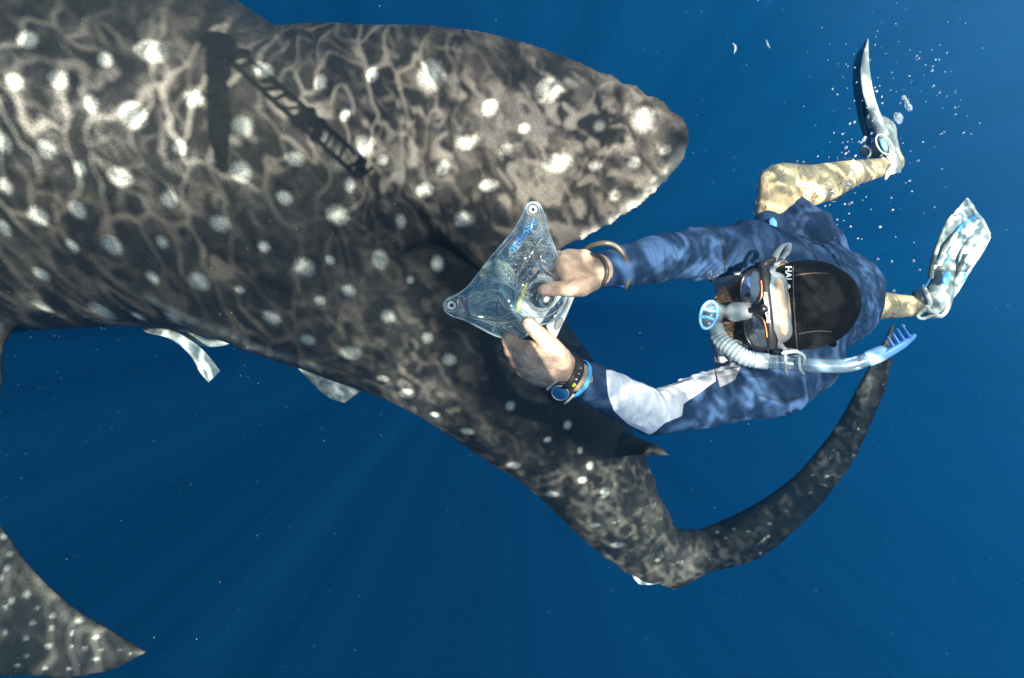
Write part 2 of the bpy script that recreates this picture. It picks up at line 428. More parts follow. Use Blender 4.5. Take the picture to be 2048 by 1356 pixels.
# ------------------------------------------------------------------ whale shark
def shark_material(kind='body'):
    m = Mat('whale_shark_skin_' + kind); co = m.coord()
    big = m.noise(2.2, 4, 0.6, co); med = m.noise(14, 5, 0.6, co); fine = m.noise(150, 3, 0.7, co)
    base = m.mix(m.rng(big, 0.3, 0.7), (0.028, 0.0255, 0.0245), (0.056, 0.048, 0.040))
    base = m.mix(m.rng(med, 0.45, 0.75, 0, 0.5), base, (0.088, 0.075, 0.062))
    base = m.mix(m.rng(fine, 0.35, 0.75, 0, 0.45), base, (0.016, 0.016, 0.018))
    base = m.mix(m.math('MULTIPLY', m.attr('dark'), .97, clamp=True), base, (0.008, 0.0085, 0.010))  # shade over mid-body and tail is put into the skin colour
    sp = m.attr('spot')     # 1 at a spot centre, 0 at its rim
    sp2 = m.math('ADD', sp, m.math('MULTIPLY', m.math('SUBTRACT', m.noise(140, 3, 0.65, co), 0.5), 0.50))
    mask = m.math('MULTIPLY', m.rng(sp2, 0.0, 1.05), m.rng(sp, 0.0, 0.22))
    spotc = m.mix(m.rng(m.noise(240, 2, 0.6, co), 0.35, 0.55), (0.26, 0.245, 0.215), (0.42, 0.40, 0.35))
    c = m.mix(mask, base, spotc)
    pale = m.attr('pale')
    c = m.mix(m.rng(m.math('ADD', pale, m.math('MULTIPLY', m.math('SUBTRACT', med, .5), .6)), 0.2, 0.9), c, (0.30, 0.29, 0.26))
    st = m.math('ADD', m.attr('stripe'), m.math('MULTIPLY', m.math('SUBTRACT', m.noise(22, 4, 0.7, co), 0.5), 2.0))
    c = m.mix(m.rng(st, 0.5, 1.0, 0, 0.85), c, (0.21, 0.20, 0.175))
    b1 = m.bump(m.noise(420, 3, 0.6, co), 0.0012, 0.6)
    b2 = m.bump(med, 0.012, 0.35, b1)
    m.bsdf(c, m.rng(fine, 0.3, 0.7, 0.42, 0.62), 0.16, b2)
    return m.m

SP = [(57,80,22,22),(303,103,30,28),(116,158,22,22),(30,165,20,22),(267,232,26,32),(92,298,20,22),(388,197,20,22),(362,295,17,17),(240,352,24,22),
 (484,252,22,26),(483,345,22,26),(525,138,20,22),(210,120,16,20),(183,210,15,20),(10,290,16,24),(160,335,14,18),(77,432,22,22),(12,372,14,20),(155,420,17,20),
 (340,398,17,20),(223,490,21,22),(440,447,22,20),(323,484,13,16),(8,455,14,20),(675,430,23,24),(590,318,20,18),(570,395,17,18),(728,292,28,24),(608,535,22,22),
 (400,563,23,21),(528,492,14,14),(305,555,14,16),(145,492,14,16),(83,548,16,15),(205,622,19,19),(85,612,14,15),(350,636,22,14),(278,632,12,10),(543,634,20,17),
 (698,582,16,15),(777,632,17,17),(760,520,18,22),(875,527,15,20),(802,442,14,16),(700,706,26,16),(615,680,18,14),(815,787,20,13),(765,757,15,9),(855,675,14,14),
 (898,720,17,15),(935,862,17,11),(870,828,14,8),(1028,930,17,12),(1020,812,12,13),(1095,880,10,8),(1135,850,11,12),(1210,985,12,14),(1105,988,16,10),
 (928,437,26,18),(862,150,34,38),(1100,180,32,28),(980,215,20,20),(935,284,28,17),(884,335,20,17),(850,380,22,17),(1115,325,34,22),(978,370,24,15),
 (1283,238,28,30),(1270,325,16,14),(765,320,16,12),(1190,330,16,14),(1160,900,8,10),(1235,1090,18,9),(1190,1050,13,8),(1205,1140,12,7),(1315,1120,8,6),(1180,930,10,12),
 (640,165,18,20),(745,150,16,18),(1010,300,16,14),(1200,250,15,14),(1050,255,14,12),(690,230,14,16),(660,520,10,12),(480,580,12,10),(640,600,12,12),(1165,960,12,10),
 (1330,300,14,12),(1230,390,16,12),(700,370,14,18),(820,560,10,10),
 (1435,1065,8,4),(1468,1059,8,4),(1498,1062,8,4),(1540,1048,10,5),(1545,1013,6,3),(1451,1077,6,3),(1620,985,7,5),(1625,950,5,4),(1655,952,12,6),(1716,858,5,4),(1668,900,4,5),(1610,862,3,3),
 (8,1073,13,10),(20,1107,11,8),(14,1135,10,12),(3,1157,8,12),(55,1188,12,13),(25,1199,11,12),(106,1232,12,9),(103,1258,10,8),(66,1246,12,9),(145,1266,9,8),(159,1241,13,9),
 (192,1277,12,8),(98,1291,14,9),(170,1296,8,8),(203,1300,8,6),(237,1303,7,5),(192,1319,12,8),(50,1277,11,8),(53,1311,13,5),(36,1330,13,6),(89,1335,10,6),(137,1336,9,6),(10,1266,9,12),(142,1293,8,5),(262,1305,5,4),(120,1311,6,4),(10,1215,8,9),(75,1215,8,6)]

def build_shark():
    root = thing('whale_shark', P(300, 300, 2.2), 'huge dark whale shark with pale spots, swimming away under the snorkeler', 'whale shark')
    st = [((-1100, 560), (-1080, 260), 2.75), ((-1050, 720), (-950, -120), 2.7), ((-850, 770), (-720, -380), 2.6), ((-560, 735), (-400, -420), 2.42), ((-300, 700), (-130, -360), 2.3), ((-50, 678), (120, -230), 2.2), ((180, 659), (330, -90), 2.2),
          ((300, 661), (480, 10), 2.25), ((420, 680), (640, 120), 2.3), ((520, 706), (760, 225), 2.37), ((600, 728), (860, 330), 2.45), ((720, 776), (985, 450), 2.55),
          ((840, 834), (1070, 560), 2.68), ((950, 907), (1142, 655), 2.85), ((1070, 990), (1215, 765), 3.05), ((1170, 1084), (1284, 905), 3.2), ((1240, 1138), (1330, 1015), 3.3),
          ((1290, 1164), (1372, 1078), 3.35), ((1335, 1170), (1400, 1110), 3.4)]
    L = spline([(*a, d) for a, b, d in st], 90); U = spline([(*b, d) for a, b, d in st], 90)
    pl = np.array([P(*x) for x in L]); pu = np.array([P(*x) for x in U])
    C = (pl + pu) / 2; A = (pu - pl) / 2 * 0.985
    T = np.gradient(C, axis=0); B = np.cross(T, A); B /= np.linalg.norm(B, axis=1)[:, None]; B[B[:, 2] < 0] *= -1
    ratio = np.interp(np.linspace(0, 1, 90), [0, .25, .6, .85, 1], [0.62, 0.88, 0.9, 0.72, 0.6])
    B = B * (np.linalg.norm(A, axis=1) * ratio)[:, None]
    body = ring_loft(C, A, B, 64)
    # first dorsal fin
    def rag(t, B_, A_):
        dirn = B_ - A_; dirn /= np.linalg.norm(dirn, axis=1)[:, None] + 1e-9
        r = np.random.default_rng(5); z = np.repeat(r.random(len(t) // 2 + 1), 2)[:len(t)]
        amp = np.where((t > .45) & (t < .93), 0.008, 0.0)
        return -dirn * (z * amp)[:, None]
    dorsal = blade([(470, 60), (560, 42), (700, 42), (900, 52), (1050, 82), (1190, 131), (1300, 186), (1358, 228), (1379, 272)],
                   [(700, 560), (860, 500), (985, 560), (1060, 545), (1130, 498), (1200, 466), (1310, 384), (1362, 325), (1378, 285)],
                   [2.12, 2.05, 1.98, 1.9, 1.84, 1.78, 1.74, 1.72, 1.70], [2.3, 2.12, 2.02, 1.97, 1.92, 1.88, 1.8, 1.75, 1.71],
                   lambda v: 0.10 * (1 - v) ** 1.3 + 0.020 * (1 - v) + 0.010, nv=120, nu=24, power=0.6, zig=rag)
    caudal = blade([(1300, 1030), (1375, 1062), (1450, 1040), (1560, 975), (1640, 890), (1700, 800), (1745, 720), (1775, 665), (1784, 642)],
                   [(1270, 1150), (1345, 1174), (1415, 1143), (1500, 1123), (1570, 1077), (1650, 1000), (1720, 900), (1768, 790), (1787, 700), (1788, 645)],
                   [3.36, 3.38, 3.36, 3.32, 3.28, 3.22, 3.16, 3.12, 3.1], [3.40, 3.42, 3.42, 3.4, 3.36, 3.3, 3.24, 3.18, 3.14, 3.1],
                   lambda v: 0.11 * (1 - v) ** 3 + 0.03 * (1 - v) + 0.008, nv=90, nu=18, power=0.6)
    pect = blade([(100, 560), (15, 680), (6, 760), (-20, 850), (-22, 950), (0, 1035), (60, 1122), (150, 1210), (225, 1257), (294, 1303)],
                 [(-420, 560), (-440, 700), (-440, 850), (-410, 1000), (-330, 1160), (-220, 1270), (-80, 1335), (60, 1357), (200, 1347), (292, 1308)],
                 [2.1, 2.05, 2.02, 2.0, 1.98, 1.96, 1.95, 1.95, 1.95, 1.95], [2.1, 2.0, 1.95, 1.9, 1.9, 1.9, 1.92, 1.93, 1.94, 1.95],
                 lambda v: 0.075 * (1 - v) ** 1.5 + 0.011, nv=90, nu=20, power=0.6)
    sec = blade([(1205, 860), (1270, 872), (1300, 884), (1346, 911)], [(1180, 930), (1240, 915), (1290, 910), (1345, 914)],
                [3.0, 2.93, 2.9, 2.88], [3.0, 2.95, 2.9, 2.88], lambda v: 0.05 * (1 - v) + 0.008, nv=26, nu=10)
    V, Q = fuse([body, dorsal, caudal, pect, sec], 0.0085, 2)
    # blend the fin roots into the trunk
    base = np.array([P(*x) for x in [(470, 60, 2.1), (600, 180, 2.0), (740, 330, 2.0), (880, 470, 2.1)]])
    w = np.exp(-(line_dist(V, base) / 0.17) ** 2)
    V = relax(V, Q, 120, w)
    broot = np.array([P(*x) for x in [(1300, 1090, 3.3), (1380, 1110, 3.35), (1430, 1090, 3.36)]])
    V = relax(V, Q, 30, np.exp(-(line_dist(V, broot) / 0.12) ** 2))
    # keels along the lower flank
    Nn = normals(V, Q); px = pix(V); front = Nn[:, 2] > -0.15
    for pts, am, wd in (([(180, 545), (290, 592), (400, 650), (520, 697), (640, 737), (760, 790)], 0.020, 9), ([(-400, 250), (0, 330), (300, 420), (560, 560), (760, 700), (960, 850)], 0.006, 16)):
        s = spline(pts, 40); d = np.full(len(V), 1e9)
        for a, b in zip(s[:-1], s[1:]):
            ab = b - a; t = np.clip(((px - a) @ ab) / (ab @ ab), 0, 1); d = np.minimum(d, np.linalg.norm(px - (a + t[:, None] * ab), axis=1))
        ends = np.clip((px[:, 0] - pts[0][0]) / 150, 0, 1) * np.clip((pts[-1][0] - px[:, 0]) / 120, 0, 1)
        V = V + Nn * (np.exp(-(d / wd) ** 2) * am * ends * (Nn[:, 2] > 0.0))[:, None]
    V = V + Nn * ((noise3(V, 5) - .5) * 0.012 + (noise3(V, 16) - .5) * 0.003)[:, None]
    # folds across the tail stock
    V = V + Nn * (0.004 * np.sin((px[:, 0] * .75 + px[:, 1] * .66) / 9.0 + 6 * noise3(V, 4)) * np.clip((px[:, 0] - 1150) / 100, 0, 1) * np.clip((1420 - px[:, 0]) / 60, 0, 1))[:, None]
    V = relax(V, Q, 1)
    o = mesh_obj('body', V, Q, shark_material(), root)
    Nn = normals(V, Q); px = pix(V)
    spot = np.zeros(len(V)); fr = Nn[:, 2] > 0.05; idx = np.where(fr)[0]; pf = px[idx]; zf = V[idx, 2]
    for x, y, rx, ry in SP:
        amp = .85 + .15 * ((x * 7 + y * 13) % 10) / 9; 
        if y > 1000 and x < 320: rx *= .8; ry *= .8; amp = .85
        if x > 1400: rx *= .7; ry *= .7; amp = .6
        near = idx[np.abs(pf[:, 0] - x) + np.abs(pf[:, 1] - y) < 14]
        if len(near) == 0: continue
        near = near[V[near, 2] > V[near, 2].max() - 0.12]
        c = V[near].mean(axis=0); n = Nn[near].mean(axis=0); n /= np.linalg.norm(n); d = -c[2]
        ex = np.array([1.0, 0, 0]); ey = np.array([0, 1.0, 0])
        ca = np.where(np.linalg.norm(V - c, axis=1) < max(rx, ry) * 2.6 * d / FOC)[0]
        D = V[ca] - c
        u = (D @ ex) / (rx * .82 * d / FOC); v = (D @ ey) / (ry * .82 * d / FOC); wz = (D @ n) / 0.06
        f = amp * np.clip(1.35 - np.sqrt(u * u + v * v + wz * wz * .3), 0, 1); f = f * (Nn[ca] @ n > 0.0)
        spot[ca] = np.maximum(spot[ca], f)
    # the far side and the parts outside the photograph carry spots as well
    hidden = (Nn[:, 2] <= -0.35) & (px[:, 0] < 1150) | (px[:, 0] < -20) | (px[:, 1] < -20)
    hid = np.where(hidden)[0]; r = np.random.default_rng(11)
    for k in r.choice(hid, 260, replace=False):
        ca = np.where(np.linalg.norm(V - V[k], axis=1) < 0.06)[0]; ca = ca[hidden[ca]]
        f = np.clip(1.3 - np.linalg.norm(V[ca] - V[k], axis=1) / 0.03, 0, 1); spot[ca] = np.maximum(spot[ca], f)
    fattr(o.data, 'spot', spot)
    pale = np.clip((px[:, 1] - (600 + 0.0 * px[:, 0])) / 90, 0, 1) * 0.0
    tr = [(1130, 505), (1200, 470), (1310, 388), (1372, 310)]
    dt = line_dist(np.column_stack([px, np.zeros(len(px))]), [np.array([*p, 0.0]) for p in tr])
    pale = np.exp(-(dt / 26) ** 2) * (px[:, 0] > 1160) * 0.75 * (V[:, 2] > -2.1)
    lw = [(290, 592), (400, 650), (520, 697), (640, 737)]
    dl = line_dist(np.column_stack([px, np.zeros(len(px))]), [np.array([*p, 0.0]) for p in lw])
    pale = np.maximum(pale, 0.45 * np.exp(-(dl / 14) ** 2))
    le = [(600, 40), (900, 52), (1050, 82), (1190, 131), (1300, 186)]
    dl = line_dist(np.column_stack([px, np.zeros(len(px))]), [np.array([*p, 0.0]) for p in le])
    pale = np.maximum(pale, 0.30 * np.exp(-(dl / 7) ** 2))
    fattr(o.data, 'pale', pale)
    q = (px[:, 0] * .80 + px[:, 1] * .60) + 26 * (noise3(V, 6) - .5) + 0.35 * (px[:, 1] - px[:, 0])
    s = np.clip(np.sin(q / 5.2) * .5 + .5, 0, 1) ** 2 * np.clip((px[:, 0] - 1130) / 120, 0, 1) * np.clip((1440 - px[:, 0]) / 60, 0, 1) * (px[:, 1] > 930)
    wrap = lambda pts, wd: np.exp(-(line_dist(np.column_stack([px, np.zeros(len(px))]), [np.array([*p, 0.0]) for p in pts]) / wd) ** 2)
    bars = [[(1572, 1022), (1588, 1040), (1597, 1065)], [(1500, 1100), (1525, 1082), (1538, 1070)], [(1490, 1075), (1510, 1098), (1530, 1115)], [(1690, 905), (1716, 915)], [(1640, 968), (1672, 974)], [(1660, 948), (1690, 955)],
            [(1285, 1150), (1330, 1110), (1350, 1090)], [(100, 1240), (70, 1262), (45, 1300)], [(20, 1325), (60, 1305), (150, 1308)]]
    for b_ in bars: s = np.maximum(s, 1.0 * wrap(b_, 5 if b_[0][0] > 1000 else 4))
    fattr(o.data, 'stripe', s * (V[:, 2] > -4) * 0.55)
    fattr(o.data, 'dark', np.clip((px[:, 0] - 1385) / 60, 0, 1) * (px[:, 1] > 600) + .95 * np.exp(-(poly_dist(px, [(900, 470), (1180, 540), (1290, 880), (1120, 850), (920, 640)]).clip(0) / 70) ** 2) * (V[:, 2] < -1.95))  # painted shade: darkens the tail and the flank behind the pouch
    # white undersides: pelvic fin, clasper, anal fin, lower tail tip
    wm = Mat('white_fin_skin'); co = wm.coord()
    c = wm.mix(wm.rng(wm.noise(30, 4, .6, co), .4, .7), (0.42, 0.47, 0.45), (0.66, 0.69, 0.64)); wm.bsdf(c, 0.5, 0.3, wm.bump(wm.noise(200, 3), .001, .5), sss=0.0)
    gm = Mat('grey_fin_skin'); co = gm.coord()
    c = gm.mix(gm.rng(gm.noise(16, 5, .7, co), .42, .62), (0.15, 0.155, 0.15), (0.46, 0.47, 0.44)); gm.bsdf(c, 0.5, 0.4, gm.bump(gm.noise(200, 3), .001, .5))
    p1 = blade([(290, 657), (350, 664), (392, 688), (420, 715), (440, 742)], [(293, 660), (345, 676), (382, 712), (398, 742), (417, 765)], [2.35] * 5, [2.35, 2.36, 2.38, 2.4, 2.4], lambda v: 0.022 * (1 - v) + 0.007, nv=40, nu=16, power=1.0)
    mesh_obj('pelvic_fin', *p1, wm.m, root)
    p2 = blade([(350, 664), (378, 668), (387, 672), (390, 700)], [(340, 668), (372, 678), (380, 690), (386, 702)], [2.3] * 4, [2.32] * 4, lambda v: 0.01, nv=16, nu=8)
    mesh_obj('clasper', *join(tube([P(375, 671, 2.42), P(410, 684, 2.42), P(440, 686, 2.42), P(455, 684, 2.42)], [0.014, 0.017, 0.014, 0.009], 20)), wm.m, root)
    p3 = blade([(575, 712), (640, 728), (700, 764), (725, 779)], [(582, 716), (612, 752), (652, 792), (688, 806)], [2.6, 2.55, 2.52, 2.5], [2.6, 2.58, 2.58, 2.58], lambda v: 0.014 * (1 - v) + 0.007, nv=34, nu=12)
    mesh_obj('anal_fin', *p3, gm.m, root)
    p4 = blade([(1262, 1140), (1300, 1150), (1330, 1166)], [(1268, 1158), (1278, 1168), (1292, 1170)], [3.5, 3.48, 3.45], [3.5, 3.5, 3.48], lambda v: 0.02, nv=14, nu=8)
    mesh_obj('lower_tail_fin', *p4, wm.m, root)
build_shark()

# ------------------------------------------------------------------ the snorkeler
def unit(v): v = np.asarray(v, float); return v / np.linalg.norm(v)
HC = P(1578, 613, 1.30)                          # head centre
HF = unit([-0.77, -0.08, 0.63])                  # where the face points
HR = np.array([-0.13, 0.99, 0.02]); HR = unit(HR - HF * (HR @ HF))   # towards his right ear
HU = np.cross(HR, HF)                            # crown
def H(a, b, c): return HC + HR * a + HF * b + HU * c
def Hv(V): V = np.asarray(V); return HC + V[:, :1] * HR + V[:, 1:2] * HF + V[:, 2:3] * HU
def toH(V): D = V - HC; return np.stack([D @ HR, D @ HF, D @ HU], axis=1)

def cap2(p, q, r1, r2, n=2): return tube([p, q], [r1, r2], 6, 16)
def chain(pts, rad):
    return [cap2(P(*pts[i]), P(*pts[i + 1]), rad[i], rad[i + 1]) for i in range(len(pts) - 1)]

ARM_R = [(1500, 505, 1.50), (1345, 512, 1.34), (1200, 541, 1.15)]
ARM_L = [(1565, 765, 1.46), (1305, 826, 1.33), (1152, 752, 1.13)]
def skin_mat():
    m = Mat('freckled_skin'); co = m.coord()
    c = m.mix(m.rng(m.noise(18, 4, .6, co), .35, .7), (0.37, 0.255, 0.185), (0.50, 0.375, 0.285))
    c = m.mix(m.rng(m.noise(160, 3, .6, co), .60, .72, 0, 0.35), c, (0.25, 0.12, 0.07))
    c = m.mix(m.attr('beard'), c, (0.22, 0.15, 0.105))
    c = m.mix(m.attr('leg'), c, m.mix(m.rng(m.noise(12, 4, .6, co), .35, .7), (0.43, 0.33, 0.19), (0.56, 0.46, 0.30)))
    c = m.mix(m.rng(m.attr('nail'), 0.3, 0.7, 0, 0.6), c, (0.62, 0.44, 0.40))
    v = m.n('ShaderNodeTexVoronoi', feature='DISTANCE_TO_EDGE'); v.inputs['Scale'].default_value = 330; m.l(co, v.inputs['Vector'])
    b = m.bump(v.outputs['Distance'], 0.0008, 0.5)
    b = m.bump(m.noise(70, 5, .65, co, 1.0), 0.006, 0.9, b)
    m.bsdf(c, 0.5, 0.25, b, sss=0.10); return m.m

def build_person():
    root = thing('person', P(1600, 620, 1.8), 'snorkeler in blue rash guard, swim shorts and black swim cap, reaching forward with both arms', 'person')
    S = []
    # arms
    for arm in (ARM_R, ARM_L):
        S += chain(arm, [0.050, 0.038, 0.026])
    # right hand (towards the top of the photograph)
    d = 1.13
    wr = [(1196, 527, 1.15), (1196, 541, 1.145), (1194, 555, 1.145)]
    mc = [(1134, 551, 1.120), (1128, 537, 1.128), (1129, 524, 1.140), (1135, 514, 1.155)]
    for k, (m_, r) in enumerate(zip(mc, (0.0135, 0.0135, 0.0125, 0.0115))):
        w_ = wr[min(2, [2, 1, 1, 0][k])]
        S.append(cap2(P(*w_), P(*m_), 0.017, r))
        mid = ((w_[0] + m_[0]) / 2, (w_[1] + m_[1]) / 2 + 0, (w_[2] + m_[2]) / 2 + 0.008); S.append(cap2(P(*mid), P(*m_), 0.02, 0.014))
    fing = [[(1134, 551, 1.12), (1114, 548, 1.150), (1092, 553, 1.172), (1078, 557, 1.180)],
            [(1128, 537, 1.128), (1110, 535, 1.160), (1088, 538, 1.185), (1070, 542, 1.195)],
            [(1129, 524, 1.140), (1113, 521, 1.170), (1092, 524, 1.195), (1075, 528, 1.205)],
            [(1135, 514, 1.155), (1121, 510, 1.180), (1104, 512, 1.203), (1090, 515, 1.213)]]
    for f, r in zip(fing, (0.0098, 0.0102, 0.0095, 0.0085)): S += chain(f, [r * 1.18, r, r * .93, r * .82])
    S += chain([(1186, 560, 1.140), (1165, 572, 1.118), (1138, 577, 1.106), (1110, 577, 1.100), (1086, 580, 1.104)], [0.018, 0.0175, 0.0135, 0.0118, 0.0105])
    S.append(cap2(P(1170, 560, 1.135), P(1140, 563, 1.122), 0.018, 0.013))
    # left hand
    wl = [(1138, 735, 1.122), (1128, 750, 1.125), (1112, 757, 1.135)]
    ml = [(1058, 699, 1.092), (1050, 716, 1.098), (1050, 733, 1.108), (1058, 746, 1.122)]
    for k, (m_, r) in enumerate(zip(ml, (0.0150, 0.0145, 0.0135, 0.0125))):
        w_ = wl[[0, 1, 1, 2][k]]
        S.append(cap2(P(*w_), P(*m_), 0.021, r)); 
        S.append(cap2(P((w_[0] + m_[0]) / 2, (w_[1] + m_[1]) / 2, (w_[2] + m_[2]) / 2 + .008), P(*m_), 0.021, r))
    fing = [[(1058, 699, 1.092), (1017, 683, 1.100), (1014, 676, 1.140), (1030, 668, 1.168)],
            [(1050, 716, 1.098), (1022, 704, 1.108), (1018, 697, 1.150), (1036, 688, 1.178)],
            [(1050, 733, 1.108), (1031, 725, 1.118), (1028, 716, 1.158), (1045, 706, 1.182)],
            [(1058, 746, 1.122), (1042, 742, 1.130), (1040, 733, 1.165), (1056, 722, 1.185)]]
    for f, r in zip(fing, (0.0105, 0.0105, 0.0098, 0.0088)): S += chain(f, [r * 1.18, r * 1.06, r * .93, r * .82])
    S += chain([(1128, 728, 1.112), (1112, 706, 1.090), (1092, 682, 1.074), (1072, 663, 1.066), (1057, 646, 1.066)], [0.020, 0.0185, 0.0145, 0.0125, 0.0108])
    S.append(cap2(P(1100, 715, 1.095), P(1078, 703, 1.088), 0.018, 0.013))
    # legs
    KR = (1560, 368, 2.02); AR = (1758, 336, 2.33)
    S += chain([(1625, 540, 2.05), (1558, 425, 2.0), KR], [0.08, 0.066, 0.060])
    S += chain([KR, (1618, 372, 2.06), (1660, 362, 2.12), (1710, 345, 2.22), AR], [0.062, 0.062, 0.057, 0.041, 0.033])
    S.append(cap2(P(1600, 385, 2.08), P(1660, 372, 2.14), 0.034, 0.030))
    AL = (1846, 612, 2.62)
    S += chain([(1680, 640, 2.2), (1660, 640, 2.5), (1700, 618, 2.5), (1745, 610, 2.53), (1790, 612, 2.58), AL], [0.08, 0.065, 0.062, 0.056, 0.046, 0.036])
    # feet inside the fins
    S += chain([AR, (1788, 325, 2.36), (1768, 296, 2.37), (1752, 262, 2.37)], [0.032, 0.034, 0.034, 0.024])
    S += chain([AL, (1866, 616, 2.62), (1880, 585, 2.6), (1890, 552, 2.59)], [0.036, 0.038, 0.036, 0.026])
    # trunk
    tr = [(1530, 520, 1.55), (1555, 740, 1.55)]
    S.append(cap2(P(1520, 515, 1.53), P(1570, 745, 1.53), 0.055, 0.06))
    S.append(cap2(P(1560, 560, 1.60), P(1590, 690, 1.60), 0.10, 0.10))
    S.append(cap2(P(1575, 630, 1.6), P(1620, 610, 1.9), 0.13, 0.12)); S.append(cap2(P(1620, 610, 1.9), P(1668, 590, 2.12), 0.12, 0.125))
    # neck and head
    S.append(cap2(H(0, -0.03, -0.05), P(1578, 625, 1.5), 0.058, 0.062))
    S.append(ellipsoid(H(0, -0.012, 0.023), [HR * .074, HF * .084, HU * .088]))
    S.append(ellipsoid(H(0, 0.030, -0.03), [HR * .060, HF * .068, HU * .075]))
    S.append(ellipsoid(H(0, 0.048, -0.078), [HR * .048, HF * .045, HU * .034]))
    S.append(ellipsoid(H(0, 0.070, -0.095), [HR * .022, HF * .022, HU * .018]))
    for s in (-1, 1):
        S.append(ellipsoid(H(s * .038, 0.060, -0.035), [HR * .024, HF * .026, HU * .028]))
        S.append(ellipsoid(H(s * .073, -0.005, -0.008), [HR * .010, HF * .018, HU * .030], 8, 12))
        S.append(ellipsoid(H(s * .009, 0.104, -0.028), [HR * .008, HF * .010, HU * .008], 8, 12))
    S.append(cap2(H(0, 0.085, 0.015), H(0, 0.112, -0.026), 0.009, 0.012))
    S.append(ellipsoid(H(0, 0.078, 0.028), [HR * .055, HF * .018, HU * .014]))
    S.append(ellipsoid(H(0, 0.090, -0.060), [HR * .024, HF * .010, HU * .006], 8, 14)); S.append(ellipsoid(H(0, 0.088, -0.070), [HR * .021, HF * .010, HU * .007], 8, 14))
    V, Q = fuse(S, 0.0032, 5)
    h = toH(V); Nn = normals(V, Q)
    # eye sockets, knuckle creases
    for s in (-1, 1):
        V = V - Nn * (0.007 * np.exp(-(np.linalg.norm(h - np.array([s * .032, .088, .006]), axis=1) / .014) ** 2))[:, None]
    px = pix(V)
    hand = (V[:, 2] > -1.24) & (px[:, 0] < 1215)
    V = V + Nn * (hand * ((noise3(V, 60) - .5) * .0022 + (noise3(V, 150) - .5) * .0008))[:, None]
    # tendons on the backs of the hands, thumb creases
    for grp, ms in ((wr, mc), (wl, ml)):
        for m_ in ms:
            a = P(*grp[1]) * .4 + P(*m_) * .6; b = P(*m_)
            V = V + Nn * (hand * 0.0016 * np.exp(-(line_dist(V, [a, b]) / .014) ** 6) * np.exp(-((px[:, 0] - 0) * 0)))[:, None] * 0.4
            V = V + Nn * (hand * 0.0020 * np.exp(-(np.linalg.norm(V - b, axis=1) / .017) ** 4))[:, None] * 0.6
    o = mesh_obj('body', V, Q, skin_mat(), root)
    beard = np.clip((0.005 - h[:, 2] - (h[:, 1] - .06) * .25) / .02, 0, 1) * (np.linalg.norm(h, axis=1) < .17) * (h[:, 1] > 0.0) * (1 - np.exp(-(np.linalg.norm(h - np.array([0, .11, -.03]), axis=1) / .02) ** 2)) * .65
    fattr(o.data, 'beard', np.clip(beard, 0, 1)); fattr(o.data, 'leg', (V[:, 2] < -1.75).astype(float))
    nail = np.zeros(len(V))
    for c, ax in ((P(1092, 578, 1.094), P(1086, 580, 1.09) - P(1110, 577, 1.09)), (P(1062, 649, 1.056), P(1057, 646, 1.06) - P(1072, 663, 1.06))):
        c = c.copy(); D = V - c; ax = unit(ax); al = D @ ax; ot = np.linalg.norm(D - al[:, None] * ax, axis=1)
        nail = np.maximum(nail, np.clip(1.5 - np.sqrt((al / .0085) ** 2 + (ot / .0078) ** 2), 0, 1) * (Nn[:, 2] > .3))
    fattr(o.data, 'nail', nail)
    # beard hair and leg hair
    hm = simple('beard_hair', (0.19, 0.14, 0.09), 0.6, 0.2, var=.6, vscale=90)
    hm2 = simple('leg_hair', (0.05, 0.04, 0.03), 0.6, 0.2)
    def hairs(sel, n, ln, wd, flow, mat, name, seed):
        r = np.random.default_rng(seed); ids = r.choice(np.where(sel)[0], n); B = V[ids]; Nm = Nn[ids]
        D = Nm * .55 + np.asarray(flow) + r.normal(0, .28, (n, 3)); D /= np.linalg.norm(D, axis=1)[:, None]
        side = np.cross(D, r.normal(0, 1, (n, 3))); side /= np.linalg.norm(side, axis=1)[:, None]
        L_ = ln * (0.5 + r.random(n))[:, None]
        X = np.concatenate([B - side * wd, B + side * wd, B + D * L_ * .6 + Nm * ln * .1 + side * wd * .7, B + D * L_ - Nm * ln * .1]).reshape(4, n, 3).transpose(1, 0, 2).reshape(-1, 3)
        F = []
        for k in range(n): F += [(4 * k, 4 * k + 1, 4 * k + 2), (4 * k, 4 * k + 2, 4 * k + 3)]
        ob = mesh_obj(name, X, F, mat, root, smooth=False); ob['kind'] = 'stuff'
    hairs((beard > .3) & (Nn[:, 2] > -.4), 5200, 0.013, 0.00028, -HU * 0.9 + HF * .1, hm, 'beard', 2)
    hairs((V[:, 2] < -1.85) & ((px[:, 0] < 1735) | ((px[:, 1] > 560) & (px[:, 0] < 1810))), 1500, 0.016, 0.00022, (0.3, 0.4, 0), hm2, 'leg_hair', 3)

    # clothing -------------------------------------------------------------
    def fabric(name, col, col2=None):
        m = Mat(name); co = m.coord(); b0 = m.noise(9, 3, .6, co)
        c = m.mix(b0, tuple(x * .8 for x in col), col)
        if col2:
            c = m.mix(m.rng(m.attr('panel'), -0.5, 0.5, 1, 0), c, col2)
            c = m.mix(m.rng(m.attr('front'), -0.5, 0.5, 1, 0), c, (0.30, 0.33, 0.38))
        mp = m.n('ShaderNodeMapping'); mp.inputs['Rotation'].default_value = (0.5, 0.4, 0.9); mp.inputs['Scale'].default_value = (1, 4.5, 1.6); m.l(co, mp.inputs[0])
        f = m.noise(7, 4, .55, mp.outputs[0], 0.8)
        b = m.bump(m.noise(900, 2, .5, co), .0005, .3); b = m.bump(f, .02, .38, b)
        m.bsdf(c, 0.7, 0.12, b); return m.m
    SH = []
